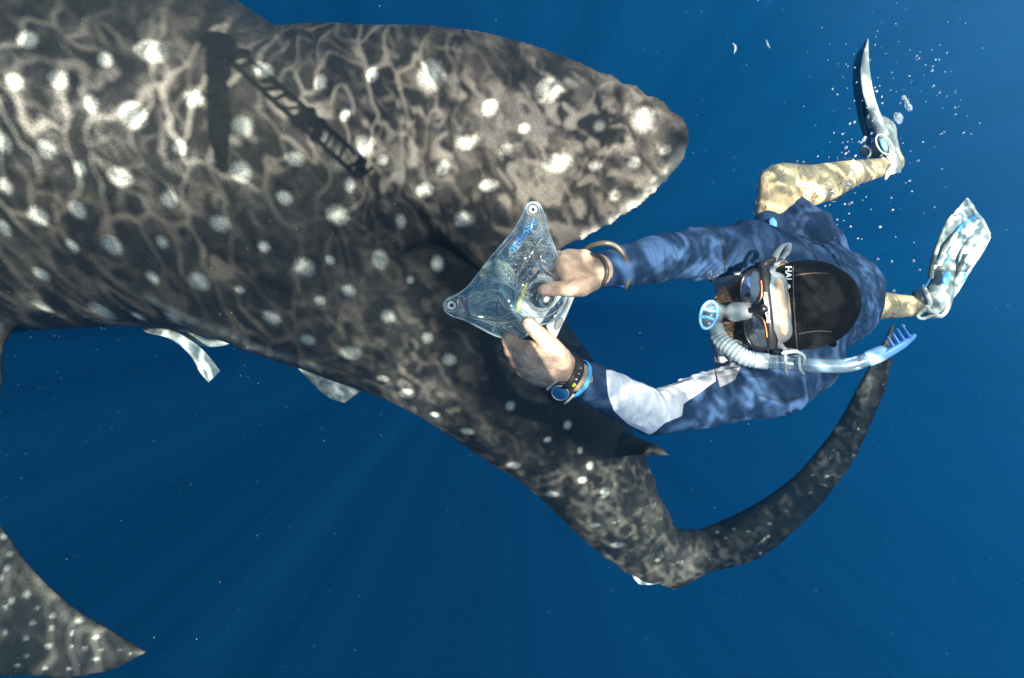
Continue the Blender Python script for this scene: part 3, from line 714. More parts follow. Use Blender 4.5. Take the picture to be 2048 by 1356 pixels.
    for arm, k in ((ARM_R, 0), (ARM_L, 1)):
        a, b, c = [np.array(x) for x in arm]
        cuff = b + (c - b) * (0.93 if k == 0 else 0.90)
        SH += chain([tuple(a), tuple((a + b) / 2), tuple(b), tuple((b + cuff) / 2), tuple(cuff)], [0.066, 0.055, 0.047, 0.043, 0.034 if k == 0 else 0.036])
    SH.append(cap2(P(1510, 512, 1.53), P(1572, 752, 1.53), 0.070, 0.073))
    SH.append(cap2(P(1535, 560, 1.60), P(1575, 695, 1.60), 0.122, 0.122))
    SH.append(cap2(P(1560, 630, 1.6), P(1620, 610, 1.88), 0.150, 0.14)); SH.append(cap2(P(1620, 610, 1.88), P(1655, 600, 2.03), 0.14, 0.145))
    SH.append(cap2(P(1600, 545, 1.75), P(1655, 545, 2.0), 0.07, 0.08)); SH.append(cap2(P(1585, 765, 1.55), P(1640, 690, 1.9), 0.05, 0.05))
    SH.append(cap2(P(1470, 585, 1.50), P(1462, 715, 1.50), 0.035, 0.04))
    V2, Q2 = fuse(SH, 0.0045, 8); N2 = normals(V2, Q2)
    # folds round the sleeves and over the shoulders
    for arm, sgn in ((ARM_R, 1), (ARM_L, -1)):
        pts = [P(*x) for x in arm]; L0 = 0
        for i in range(2):
            a, b = pts[i], pts[i + 1]; ab = b - a; ln = np.linalg.norm(ab); t = ((V2 - a) @ ab) / (ab @ ab)
            dist = np.linalg.norm(V2 - (a + np.clip(t, 0, 1)[:, None] * ab), axis=1)
            w = np.clip((0.088 - dist) / .02, 0, 1) * np.clip((t + .10) / .15, 0, 1) * np.clip((1.05 - t) / .1, 0, 1)
            s = (t * ln + L0) * 1.0; side = (V2 - a)[:, 1]
            n1 = noise3(V2, 9); n2 = noise3(V2 + 7, 22)
            ph1 = s * 70 + sgn * side * 42 + n1 * 22
            ridge = (1 - np.abs(np.sin(ph1))) ** 2.2
            ph2 = s * 150 - side * 60 + n2 * 16
            V2 = V2 + N2 * (w * (0.0060 * ridge * (0.35 + n2) * np.clip(n1 * 2.2 - .35, 0.1, 1) + 0.0018 * (1 - np.abs(np.sin(ph2))) - .003))[:, None]
            L0 += ln
    n1 = noise3(V2 * np.array([.6, 1, .4]) + .3 * noise3(V2, 8)[:, None], 19); V2 = V2 + N2 * ((1 - np.abs(2 * n1 - 1)) ** 4 * 0.009 * (V2[:, 2] < -1.38))[:, None]
    V2 = V2 + N2 * ((noise3(V2, 40) - .5) * .002)[:, None]
    V2 = relax(V2, Q2, 1)
    o = mesh_obj('rash_guard', V2, Q2, fabric('navy_rash_guard', (0.020, 0.048, 0.112), (0.62, 0.66, 0.74)), root)
    px = pix(V2)
    panel = [(1212, 740), (1216, 790), (1228, 822), (1258, 850), (1300, 870), (1312, 862), (1330, 846), (1364, 832), (1367, 808), (1400, 785), (1432, 762), (1428, 735)]
    fattr(o.data, 'panel', np.where((V2[:, 2] > -1.49) | True, poly_dist(px, panel), 50) + 0.5 * 0)
    frontp = [(1425, 560), (1480, 545), (1500, 560), (1495, 700), (1470, 760), (1440, 775), (1420, 700)]
    fattr(o.data, 'front', poly_dist(px, frontp))
    # shorts
    SS = []
    SS.append(cap2(P(1650, 600, 2.02), P(1672, 590, 2.16), 0.145, 0.135))
    SS += chain([(1640, 545, 2.10), (1608, 475, 2.03), (1584, 448, 2.0)], [0.100, 0.088, 0.078])
    SS += chain([(1690, 620, 2.18), (1685, 628, 2.34)], [0.10, 0.09])
    SS.append(cap2(P(1536, 447, 1.97), P(1566, 462, 2.0), 0.032, 0.05))
    V3, Q3 = fuse(SS, 0.006, 8); N3 = normals(V3, Q3)
    n1 = noise3(V3, 10); V3 = V3 + N3 * ((1 - np.abs(2 * n1 - 1)) ** 3 * 0.012)[:, None]
    mesh_obj('swim_shorts', V3, Q3, fabric('blue_board_shorts', (0.018, 0.040, 0.095)), root)
    sv, sf = blade([(1538, 440), (1546, 434), (1553, 442)], [(1539, 455), (1545, 457), (1552, 458)], [1.90, 1.9, 1.9], [1.9] * 3, lambda v: 0.004, nv=12, nu=6)
    mesh_obj('shorts_trim', sv, sf, simple('light_blue_trim', (0.10, 0.32, 0.85), 0.6), root)
    pm = simple('dark_seam', (0.010, 0.016, 0.035), 0.7)
    def onto(pts, VV, NN, off):
        pp = pix(VV); o_ = []
        for q in spline(pts, 40):
            dd = np.hypot(pp[:, 0] - q[0], pp[:, 1] - q[1]); ii = np.where((dd < 7) & (NN[:, 2] > .02))[0]
            if len(ii): ii = ii[VV[ii, 2] > VV[ii, 2].max() - .03]; o_.append(VV[ii].mean(axis=0) + NN[ii].mean(axis=0) * off)
        return o_
    for pts in ([(1600, 466), (1640, 482), (1672, 512), (1696, 556)], [(1588, 478), (1622, 505), (1640, 530)], [(1440, 478), (1450, 510), (1448, 545)], [(1520, 790), (1560, 800), (1600, 795)]):
        so = onto(pts, V2, N2, .0008)
        if len(so) > 6: mesh_obj('seam', *tube(so[::3], .0022, 60, 6), pm, root)
    # swim cap -------------------------------------------------------------
    Vc, Fc = ellipsoid(np.array([0, -0.016, 0.020]), [(0.0845, 0, 0), (0, 0.0905, 0), (0, 0, 0.100)], 80, 120)
    Fc = [f for f in Fc if np.mean([Vc[i][2] * .62 - Vc[i][1] * .80 for i in f]) > -0.043 and np.mean([Vc[i][2] for i in f]) > -0.07]
    Vc = Vc * (1 + 0.012 * (noise3(Vc, 30) - .5))[:, None]
    r2 = np.linalg.norm(Vc, axis=1); Vin = Vc * ((r2 - .0028) / r2)[:, None]
    n0 = len(Vc); used = Fc; edges = {}
    for f in used:
        for i in range(len(f)):
            e = (f[i], f[(i + 1) % len(f)]); edges[e] = 1
    rim = [(b, a, a + n0, b + n0) for (a, b) in edges if (b, a) not in edges]
    Fall = used + [tuple(i + n0 for i in f[::-1]) for f in used] + rim
    cm = Mat('black_neoprene_cap'); co = cm.coord()
    vor = cm.n('ShaderNodeTexVoronoi'); vor.inputs['Scale'].default_value = 240; vor.inputs['Randomness'].default_value = 0.0; cm.l(co, vor.inputs['Vector'])
    hol = cm.math('MULTIPLY', cm.rng(vor.outputs['Distance'], .28, .34, 1, 0), cm.rng(cm.noise(14, 2, .5, co), .50, .62))
    c = cm.mix(cm.noise(25, 4, .6, co), (0.005, 0.005, 0.0055), (0.013, 0.013, 0.0135)); c = cm.mix(cm.math('MULTIPLY', hol, .6), c, (0.10, 0.09, 0.08))
    cm.bsdf(c, 0.75, 0.05, cm.bump(cm.noise(22, 4, .6, co, 1.2), .014, .6))
    capo = mesh_obj('swim_cap', Hv(np.vstack([Vc, Vin])), Fall, cm.m, root)
    def on_cap(a, b, off=0.0):
        y = (b + 0.016) / .0905; x = a / .0845; q = max(0.0, 1 - x * x - y * y); c_ = 0.020 + .100 * math.sqrt(q)
        n_ = np.array([x / .0845, y / .0905, math.sqrt(q) / .100]); n_ /= np.linalg.norm(n_); p = np.array([a, b, c_]) + n_ * off
        return p
    sm = simple('cap_seam', (0.075, 0.065, 0.05), 0.7)
    def cray(qx, qy, off=.0006):     # where a sight line meets the cap
        r_ = P(qx, qy, 1.0); o_ = -HC; sc_ = np.array([.0845, .0905, .100]); c_ = np.array([0, -.016, .020])
        R_ = np.array([r_ @ HR, r_ @ HF, r_ @ HU]) / sc_; O_ = (np.array([o_ @ HR, o_ @ HF, o_ @ HU]) - c_) / sc_
        A_ = R_ @ R_; B_ = 2 * R_ @ O_; C_ = O_ @ O_ - 1; D_ = max(B_ * B_ - 4 * A_ * C_, 0)
        return r_ * ((-B_ - math.sqrt(D_)) / (2 * A_) - off)
    seams = [tube([cray(1586 + 8 * ((y - 535) / 160) ** 2, y) for y in np.linspace(535, 695, 12)], 0.0013, 60, 6),
             tube([cray(x, 551 - 5 * math.sin((x - 1590) / 28)) for x in np.linspace(1590, 1655, 8)], 0.0010, 40, 6),
             tube([cray(x, 668 - 6 * math.sin((x - 1597) / 28)) for x in np.linspace(1597, 1662, 8)], 0.0010, 40, 6)]
    for k, s_ in enumerate(seams): mesh_obj('cap_seam', *s_, sm, root)
    tb = tube([H(-.074, -.060, .035), H(-.083, -.073, .042), H(-.080, -.083, .040)], 0.004, 8, 8); mesh_obj('cap_tab', *tb, cm.m, root)
    return root, on_cap
PERSON, on_cap = build_person()

def lettering(name, text, org, right, up, size, mat, parent, depth=0.0006, spread=1.0, bold=0.0, curve=None):
    """text as thin solid letters, origin at the centre of the baseline"""
    cu = bpy.data.curves.new(name, 'FONT'); cu.body = text; cu.size = 1.0; cu.align_x = 'CENTER'; cu.extrude = 0.0; cu.offset = bold; cu.space_character = spread
    to = bpy.data.objects.new('tmp', cu); COL.objects.link(to); dg = bpy.context.evaluated_depsgraph_get(); dg.update()
    me = bpy.data.meshes.new_from_object(to.evaluated_get(dg)); V = np.array([v.co[:] for v in me.vertices]); F = [tuple(p.vertices) for p in me.polygons]
    bpy.data.objects.remove(to); bpy.data.meshes.remove(me)
    right = unit(right); up = unit(up - right * (np.asarray(up) @ right)); nn = np.cross(right, up)
    if curve is None: X = org + V[:, :1] * size * right + V[:, 1:2] * size * up
    else: X = np.array([curve(v[0] * size, v[1] * size) for v in V])
    n = len(V); Vall = np.vstack([X, X - nn * depth])
    ed = {}
    for f in F:
        for i in range(len(f)): ed[(f[i], f[(i + 1) % len(f)])] = 1
    Fa = F + [tuple(i + n for i in f[::-1]) for f in F] + [(b, a, a + n, b + n) for (a, b) in ed if (b, a) not in ed]
    return mesh_obj(name, Vall, Fa, mat, parent, smooth=False)
white_print = simple('white_print', (0.85, 0.87, 0.90), 0.5, var=.02)
# the word on the cap front: reads from his right to his left, letters standing towards the crown
base_b, top_b = 0.077, 0.060
def capcurve(x, y):
    # where the sight line through the print meets the cap
    qx, qy = 1571 + y / 1.23 * FOC, 548 + x / 1.23 * FOC
    r_ = P(qx, qy, 1.0); o_ = -HC; sc_ = np.array([.0845, .0905, .100]); c_ = np.array([0, -.016, .020])
    R_ = np.array([r_ @ HR, r_ @ HF, r_ @ HU]) / sc_; O_ = (np.array([o_ @ HR, o_ @ HF, o_ @ HU]) - c_) / sc_
    A_ = R_ @ R_; B_ = 2 * R_ @ O_; C_ = O_ @ O_ - 1; D_ = max(B_ * B_ - 4 * A_ * C_, 0)
    return r_ * ((-B_ - math.sqrt(D_)) / (2 * A_) - .0045)
lettering('cap_lettering', 'HAL', None, -HR, HU, 0.0155, white_print, PERSON, curve=capcurve, bold=.02)
ov = []
for k in range(24):
    t = 2 * math.pi * k / 24; ov.append(capcurve(0.0225 + .0042 * math.cos(t) , 0.0040 + .0052 * math.sin(t)))
ov = np.array(ov); mesh_obj('cap_lettering', np.vstack([ov, ov - HU * .0006]), [tuple(range(24)), tuple(range(47, 23, -1))] + [(i, (i + 1) % 24, 24 + (i + 1) % 24, 24 + i) for i in range(24)], white_print, PERSON)

# ------------------------------------------------------------------ diving mask
def build_mask():
    t = thing('diving_mask', H(0, .1, 0), 'black framed diving mask with twin lenses and milky silicone skirt on the snorkeler face', 'diving mask')
    blk = simple('black_mask_plastic', (0.008, 0.008, 0.009), 0.35, 0.5)
    # frame: band outline minus two lens openings, extruded
    def lens_out(s, g=0.0):
        pts = []
        for k in range(28):
            a = 2 * math.pi * k / 28
            x = 0.0305 * math.cos(a); z = 0.0205 * math.sin(a)
            ex = 2.6; x = 0.0300 * np.sign(math.cos(a)) * abs(math.cos(a)) ** (2 / ex); z = 0.0215 * np.sign(math.sin(a)) * abs(math.sin(a)) ** (2 / ex)
            z += -0.0045 * (1 if z > 0 else 1) * (-(x) / .03) * .6 * (1 if z < 0 else .3)   # drop towards the temple
            z = z * (1 + .18 * (x / .03))
            pts.append((s * (0.0395 + x * (1 + g / .03)), z * (1 + g / .021) - .002))
        return pts
    def curved(a, c, off=0.0):   # the frame wraps slightly round the face
        return np.array([a, 0.128 - 3.6 * a * a - 0.25 * abs(c) + off, c])
    parts = []
    for s in (1, -1):
        inn = lens_out(s, 0.0); out = lens_out(s, 0.0055); n = len(inn)
        V = [curved(a, c, .004) for a, c in inn] + [curved(a, c, .002) for a, c in out] + [curved(a, c, -.012) for a, c in out] + [curved(a, c, -.008) for a, c in inn]
        F = []
        for k in range(4):
            for i in range(n): F.append((k * n + i, k * n + (i + 1) % n, ((k + 1) % 4) * n + (i + 1) % n, ((k + 1) % 4) * n + i))
        parts.append((Hv(np.array(V)), F))
    top = tube(Hv(np.array([curved(a, 0.026 - 2.2 * a * a, -.002) for a in np.linspace(-.078, .078, 17)])), 0.0072, 60, 10)
    br = tube(Hv(np.array([[0, .133, .024], [0, .134, .010], [0, .131, -.006]])), [.009, .007, .005], 14, 12)
    parts += [top, br]
    mesh_obj('frame', *join(*parts), blk, t)
    # temple buckles
    for s in (1, -1):
        bk = join(box(H(s * .080, .088, .010), [HR * .005, HF * .014, HU * .010]), tube([H(s * .083, .086, .012), H(s * .087, .070, .016), H(s * .086, .060, .018)], [.007, .007, .005], 14, 8))
        mesh_obj('strap_buckle', *bk, blk, t)
    gl = clear('mask_glass', (0.80, 0.92, 1.0), (0.3, 0.4, 0.5), 0.06, 0.02, 2.2)
    for s in (1, -1):
        inn = lens_out(s, 0.0); n = len(inn); c0 = np.mean(inn, axis=0)
        V = [curved(*c0, .001)] + [curved(a, c, .001) for a, c in inn] + [curved(*c0, -.003)] + [curved(a, c, -.003) for a, c in inn]
        F = [(0, 1 + i, 1 + (i + 1) % n) for i in range(n)] + [(n + 1, n + 2 + (i + 1) % n, n + 2 + i) for i in range(n)] + [(1 + i, n + 2 + i, n + 2 + (i + 1) % n, 1 + (i + 1) % n) for i in range(n)]
        mesh_obj('lens', Hv(np.array(V)), F, gl, t, smooth=False)
    orange = simple('orange_trim', (0.80, 0.18, 0.03), 0.5)
    for s in (1, -1):
        mesh_obj('orange_trim', *tube(Hv(np.array([curved(s * a, z, .005) for a, z in ((.020, .0195), (.035, .0205), (.050, .0185))])), 0.0009, 20, 6), orange, t)
    sk = Mat('milky_silicone'); co = sk.coord()
    p = sk.bsdf(sk.mix(sk.rng(sk.noise(22, 3, .5, co), .35, .7), (0.17, 0.24, 0.29), (0.27, 0.26, 0.26)), 0.16, 0.6, None, trans=0.25, alpha=0.90, ior=1.3, coat=.3)
    # skirt: from the frame back to the forehead and cheeks
    prof = []; nn = 64
    rows = 12; V = []
    for j in range(rows):
        u = j / (rows - 1)
        for i in range(nn):
            t_ = 2 * math.pi * i / nn; ca, sa = math.cos(t_), math.sin(t_)
            a0 = .071 * np.sign(ca) * abs(ca) ** .7; z0 = .024 * np.sign(sa) * abs(sa) ** .7 - .001
            b0 = .116 - 3.6 * a0 * a0
            a1 = .068 * np.sign(ca) * abs(ca) ** .8; z1 = (.0415 + .016 * abs(ca) ** 1.5) * sa if sa > 0 else (.036 * sa)
            b1 = (.084 if sa > 0 else .088) - 5.2 * a1 * a1 - (.006 * sa if sa > 0 else 0)
            if sa > 0: b1 = .094 - 0.30 * max(z1, 0) - 6.0 * a1 * a1
            w = u; bulge = .006 * math.sin(math.pi * u) * (-1 if sa > 0 else .5) + (.004 * math.sin(math.pi * min(1, u * 1.0)) if False else 0)
            V.append([a0 * (1 - w) + a1 * w, (b0 * (1 - w) + b1 * w), (z0 * (1 - w) + z1 * w) + bulge * (1.0 if abs(sa) > .3 else 0) + (.0035 * math.exp(-((u - .92) / .08) ** 2) * sa)])
    Vn = np.array(V); cen = np.array([0, .09, 0]); inner = Vn - (Vn - cen) / np.linalg.norm(Vn - cen, axis=1)[:, None] * .0022
    F1 = [tuple(f) for f in grid_faces(rows, nn, wrap=True)]; m_ = len(Vn)
    F = F1 + [tuple(i + m_ for i in f[::-1]) for f in F1] + [((rows - 1) * nn + i, (rows - 1) * nn + (i + 1) % nn, m_ + (rows - 1) * nn + (i + 1) % nn, m_ + (rows - 1) * nn + i) for i in range(nn)]
    mesh_obj('skirt', Hv(np.vstack([Vn, inner])), F, sk.m, t)
    # nose pocket
    ns = fuse([tube([H(0, .112, .004), H(0, .126, -.016), H(0, .127, -.036)], [.012, .017, .019], 16, 18), ellipsoid(H(0, .117, -.036), [HR * .020, HF * .018, HU * .014])], .0025, 6)
    mesh_obj('nose_pocket', *ns, sk.m, t)
    # text along the top of the frame
    def cv(x, y):
        a = 0.013 - x; return Hv(np.array([curved(a, .0285 + y * .8, .0075 - y * .3)]))[0]
    for tx, x0, sz in (('AQUA', -.0165, .0085), ('O', -.0015, .0125), ('LUNG', .0135, .0085)):
        lettering('frame_lettering', tx, None, -HR, HU, sz, white_print, t, curve=lambda x, y, x0=x0, sz=sz: cv(x + x0 + .013, y - sz * .35), bold=.01, spread=1.05)
    # strap: split band round the back of the head, loops at the buckles
    web = simple('grey_ribbed_strap', (0.12, 0.16, 0.20), 0.5, 0.4, bump=.8, bscale=900)
    def band(pts, w, th=0.0016, wdir=None):
        C = spline(pts, 60); T, A, B = frames(C); wd = np.array(wdir) if wdir is not None else None
        V = []
        for c, tt in zip(C, T):
            w_ = unit(wd - tt * (wd @ tt)); n_ = np.cross(tt, w_)
            V += [c + w_ * w + n_ * th, c - w_ * w + n_ * th, c - w_ * w - n_ * th, c + w_ * w - n_ * th]
        F = [tuple(f) for f in grid_faces(60, 4, wrap=True)] + [(0, 1, 2, 3), (239, 238, 237, 236)]
        return np.array(V), F
    lp = band([H(.085, .066, .014), H(.100, .064, .022), H(.112, .054, .028), H(.113, .040, .030), H(.102, .036, .026), H(.090, .044, .018)], .008, wdir=HU)
    mesh_obj('strap', *lp, web, t)
    ang = np.linspace(math.radians(35), math.radians(325), 40)
    bk = band([H(.0895 * math.cos(a - math.pi / 2 + math.pi / 2) if False else .089 * math.sin(a), .110 * math.cos(a) - .016, -.018 + .03 * math.cos(a)) for a in ang], .009, wdir=HU)
    mesh_obj('strap', *bk, simple('white_silicone_strap', (0.24, 0.28, 0.32), 0.4), t)
    lp2 = band([H(-.085, .060, .012), H(-.098, .062, .022), H(-.104, .075, .030), H(-.096, .083, .026), H(-.088, .076, .018)], .006, wdir=HU)
    mesh_obj('strap', *lp2, web, t)
    mesh_obj('strap_slider', *box(H(-.094, .052, .030), [HR * .004, HF * .005, HU * .007]), simple('clear_plastic', (0.5, 0.55, 0.58), .2), t)
build_mask()

# ------------------------------------------------------------------ snorkel
def build_snorkel():
    t = thing('snorkel', P(1600, 725, 1.22), 'clear snorkel with corrugated hose and light blue top beside the black cap', 'snorkel')
    cl = clear('snorkel_clear_tube', (0.80, 0.90, 0.96), (0.17, 0.26, 0.34), 0.34, 0.1, 0.9)
    hose = Mat('hose_silicone'); hose.bsdf((0.19, 0.25, 0.28), .35, .5, None, trans=.1, alpha=.93)
    blue = simple('pale_blue_plastic', (0.14, 0.40, 0.85), .4, .5, var=.1)
    hp = [P(1431, 652, 1.235), P(1441, 678, 1.225), P(1464, 698, 1.21), P(1488, 714, 1.20), P(1512, 721, 1.195), P(1524, 722, 1.193)]
    def rib(tt): return 1 + np.where((tt > .16) & (tt < .84), 0.13 * np.abs(np.sin(tt * math.pi * 15.0)) ** .6 * 1.4 - .06, 0)
    mesh_obj('corrugated_hose', *tube(hp, [.0130, .0132, .0132, .0132, .0135, .0130], 260, 28, False, rib), hose.m, t)
    mesh_obj('hose_collar', *tube([P(1508, 720, 1.195), P(1536, 723, 1.19)], .0142, 12, 24, False), simple('milky_collar', (.18, .24, .28), .3), t)
    tp = [P(1530, 722, 1.19), P(1585, 727, 1.18), P(1640, 731, 1.175), P(1690, 731, 1.17), P(1722, 723, 1.165), P(1745, 714, 1.16)]
    mesh_obj('tube', *tube(tp, .0122, 60, 24, False), cl, t)
    mesh_obj('tube_end_band', *tube([P(1738, 717, 1.162), P(1762, 707, 1.155)], .0133, 14, 24), simple('pale_blue_band', (.28, .52, .80), .35), t)
    # blue splash top: cup that opens into four tines
    a, b = P(1760, 708, 1.155), P(1823, 672, 1.14); ax = unit(b - a); upv = unit(np.array([-.35, .94, 0]) - ax * (np.array([-.35, .94, 0]) @ ax)); sd = np.cross(ax, upv)
    L = np.linalg.norm(b - a)
    cup = tube([a, a + ax * L * .35, a + ax * L * .7, b], [.0128, .0125, .0115, .007], 24, 20)
    V, F = cup; D = V - a; u = D @ upv; V = V - upv[None] * np.where(u > 0, u * .75, 0)[:, None]; parts = [(V, F)]
    for k in range(4):
        p0 = a + ax * L * (.42 + .17 * k); ln = .018 + .002 * k
        for s in (-1, 1) if False else (0,):
            parts.append(ring_loft(*[np.array(x) for x in zip(*[(p0 + upv * ln * q + ax * .0015 * q, ax * (.0028 - .0010 * q), sd * (.0105 - .0045 * q)) for q in np.linspace(0, 1, 6)])], 14))
    mesh_obj('splash_top', *join(*parts), blue, t)
    # mouthpiece chamber with purge valve
    c = P(1422, 630, 1.235); n_ = unit([-.25, 0.12, .95]); e1 = unit(np.array([.25, .96, 0.0]) - n_ * (np.array([.25, .96, 0]) @ n_)); e2 = np.cross(n_, e1)
    dome = clear('purge_dome', (.82, .9, .95), (.28, .36, .42), .22, .06, 1.2)
    mesh_obj('purge_chamber', *ring_loft(*[np.array(x) for x in zip(*[(c + n_ * z - e2 * 0 + e2 * .0, e1 * r * 1.22, e2 * r) for z, r in ((-.024, .014), (-.018, .0205), (-.008, .0225), (.002, .0215), (.007, .0180), (.009, .010), (.010, .001))])], 32), dome, t)
    # blue guard with three oval holes, built as a bridge of bars
    g = []
    gc = c + n_ * .010
    def gp(x, y): return gc + e1 * x + e2 * y + n_ * (.002 - 12 * (x * x + y * y) * .6)
    rim = [gp(.0250 * math.cos(k) - .002, .0140 * math.sin(k) + .004) for k in np.linspace(0, 2 * math.pi, 33)]
    g.append(tube(rim, .0028, 70, 8))
    for x in (-.0090, .0070): g.append(tube([gp(x, -.008), gp(x * .8, .004), gp(x, .016)], .0034, 12, 8))
    mesh_obj('purge_guard', *join(*g), blue, t)
    g2 = []
    for x in (-.016, -.001, .014):
        g2.append(ellipsoid(gp(x, .004) - n_ * .003, [e1 * .0045, e2 * .0088, n_ * .0014], 8, 16))
    mesh_obj('valve_vent', *join(*g2), simple('dark_valve', (.05, .07, .09), .2), t)
    mesh_obj('mouthpiece', *tube([c + n_ * -.004 - e2 * -.002, P(1440, 622, 1.25), H(0, .092, -.066)], [.0145, .0115, .014], 16, 18), dome, t)
    mesh_obj('hose_joint', *tube([P(1424, 632, 1.245), P(1432, 655, 1.236)], [.013, .0135], 10, 22), dome, t)
    # keeper clips holding the tube to the mask strap
    kc = simple('grey_silicone_keeper', (.22, .28, .31), .45)
    for x in (1572, 1600):
        kk = tube([P(x, 706, 1.185), P(x - 2, 716, 1.155), P(x, 738, 1.155), P(x + (2 if x < 1590 else 7), 748, 1.17)], [.0026, .0030, .0030, .0028], 26, 8); mesh_obj('keeper_clip', *kk, kc, t)
    mesh_obj('keeper_clip', *tube([P(1566, 706, 1.165), P(1590, 703, 1.16), P(1608, 713, 1.155), P(1606, 730, 1.155)], [.003, .0035, .003, .002], 26, 8), kc, t)
build_snorkel()

# ------------------------------------------------------------------ waterproof pouch with a camera inside
def prism(poly, d, th, inset=0.0):
    """solid plate from an outline in pixels; d depth (number or list), th thickness in metres"""
    n = len(poly); dd = [d] * n if np.isscalar(d) else d
    A = np.array([P(*p, q) for p, q in zip(poly, dd)]); c = A.mean(axis=0); up = np.array([0, 0, 1.0])
    e = th * .35
    V = np.vstack([A - up * th / 2, A + up * (th / 2 - e), c + (A - c) * (1 - e / (np.linalg.norm(A - c, axis=1).mean())) + up * th / 2])
    F = [tuple(range(n - 1, -1, -1)), tuple(range(2 * n, 3 * n))]
    for k in range(2):
        for i in range(n): F.append((k * n + i, k * n + (i + 1) % n, (k + 1) * n + (i + 1) % n, (k + 1) * n + i))
    return V, F
def ring(c, n_, R, r, squash=1.0, nseg=48, ns=10, e=None):
    n_ = unit(n_); a = unit(np.cross(n_, e if e is not None else [0.1, .2, .97])); b = np.cross(n_, a)
    th = np.linspace(0, 2 * math.pi, nseg, endpoint=False); ph_ = np.linspace(0, 2 * math.pi, ns, endpoint=False)
    rr = (r, r) if np.isscalar(r) else r     # (radial, axial)
    V = []
    for t in th:
        d = a * math.cos(t) + b * math.sin(t)
        for p in ph_: V.append(c + d * (R + rr[0] * math.cos(p)) + n_ * rr[1] * math.sin(p) * 1.0)
    V = np.array(V).reshape(nseg, ns, 3); F = []
    for i in range(nseg):
        for j in range(ns): F.append((i * ns + j, i * ns + (j + 1) % ns, ((i + 1) % nseg) * ns + (j + 1) % ns, ((i + 1) % nseg) * ns + j))
    return V.reshape(-1, 3), F

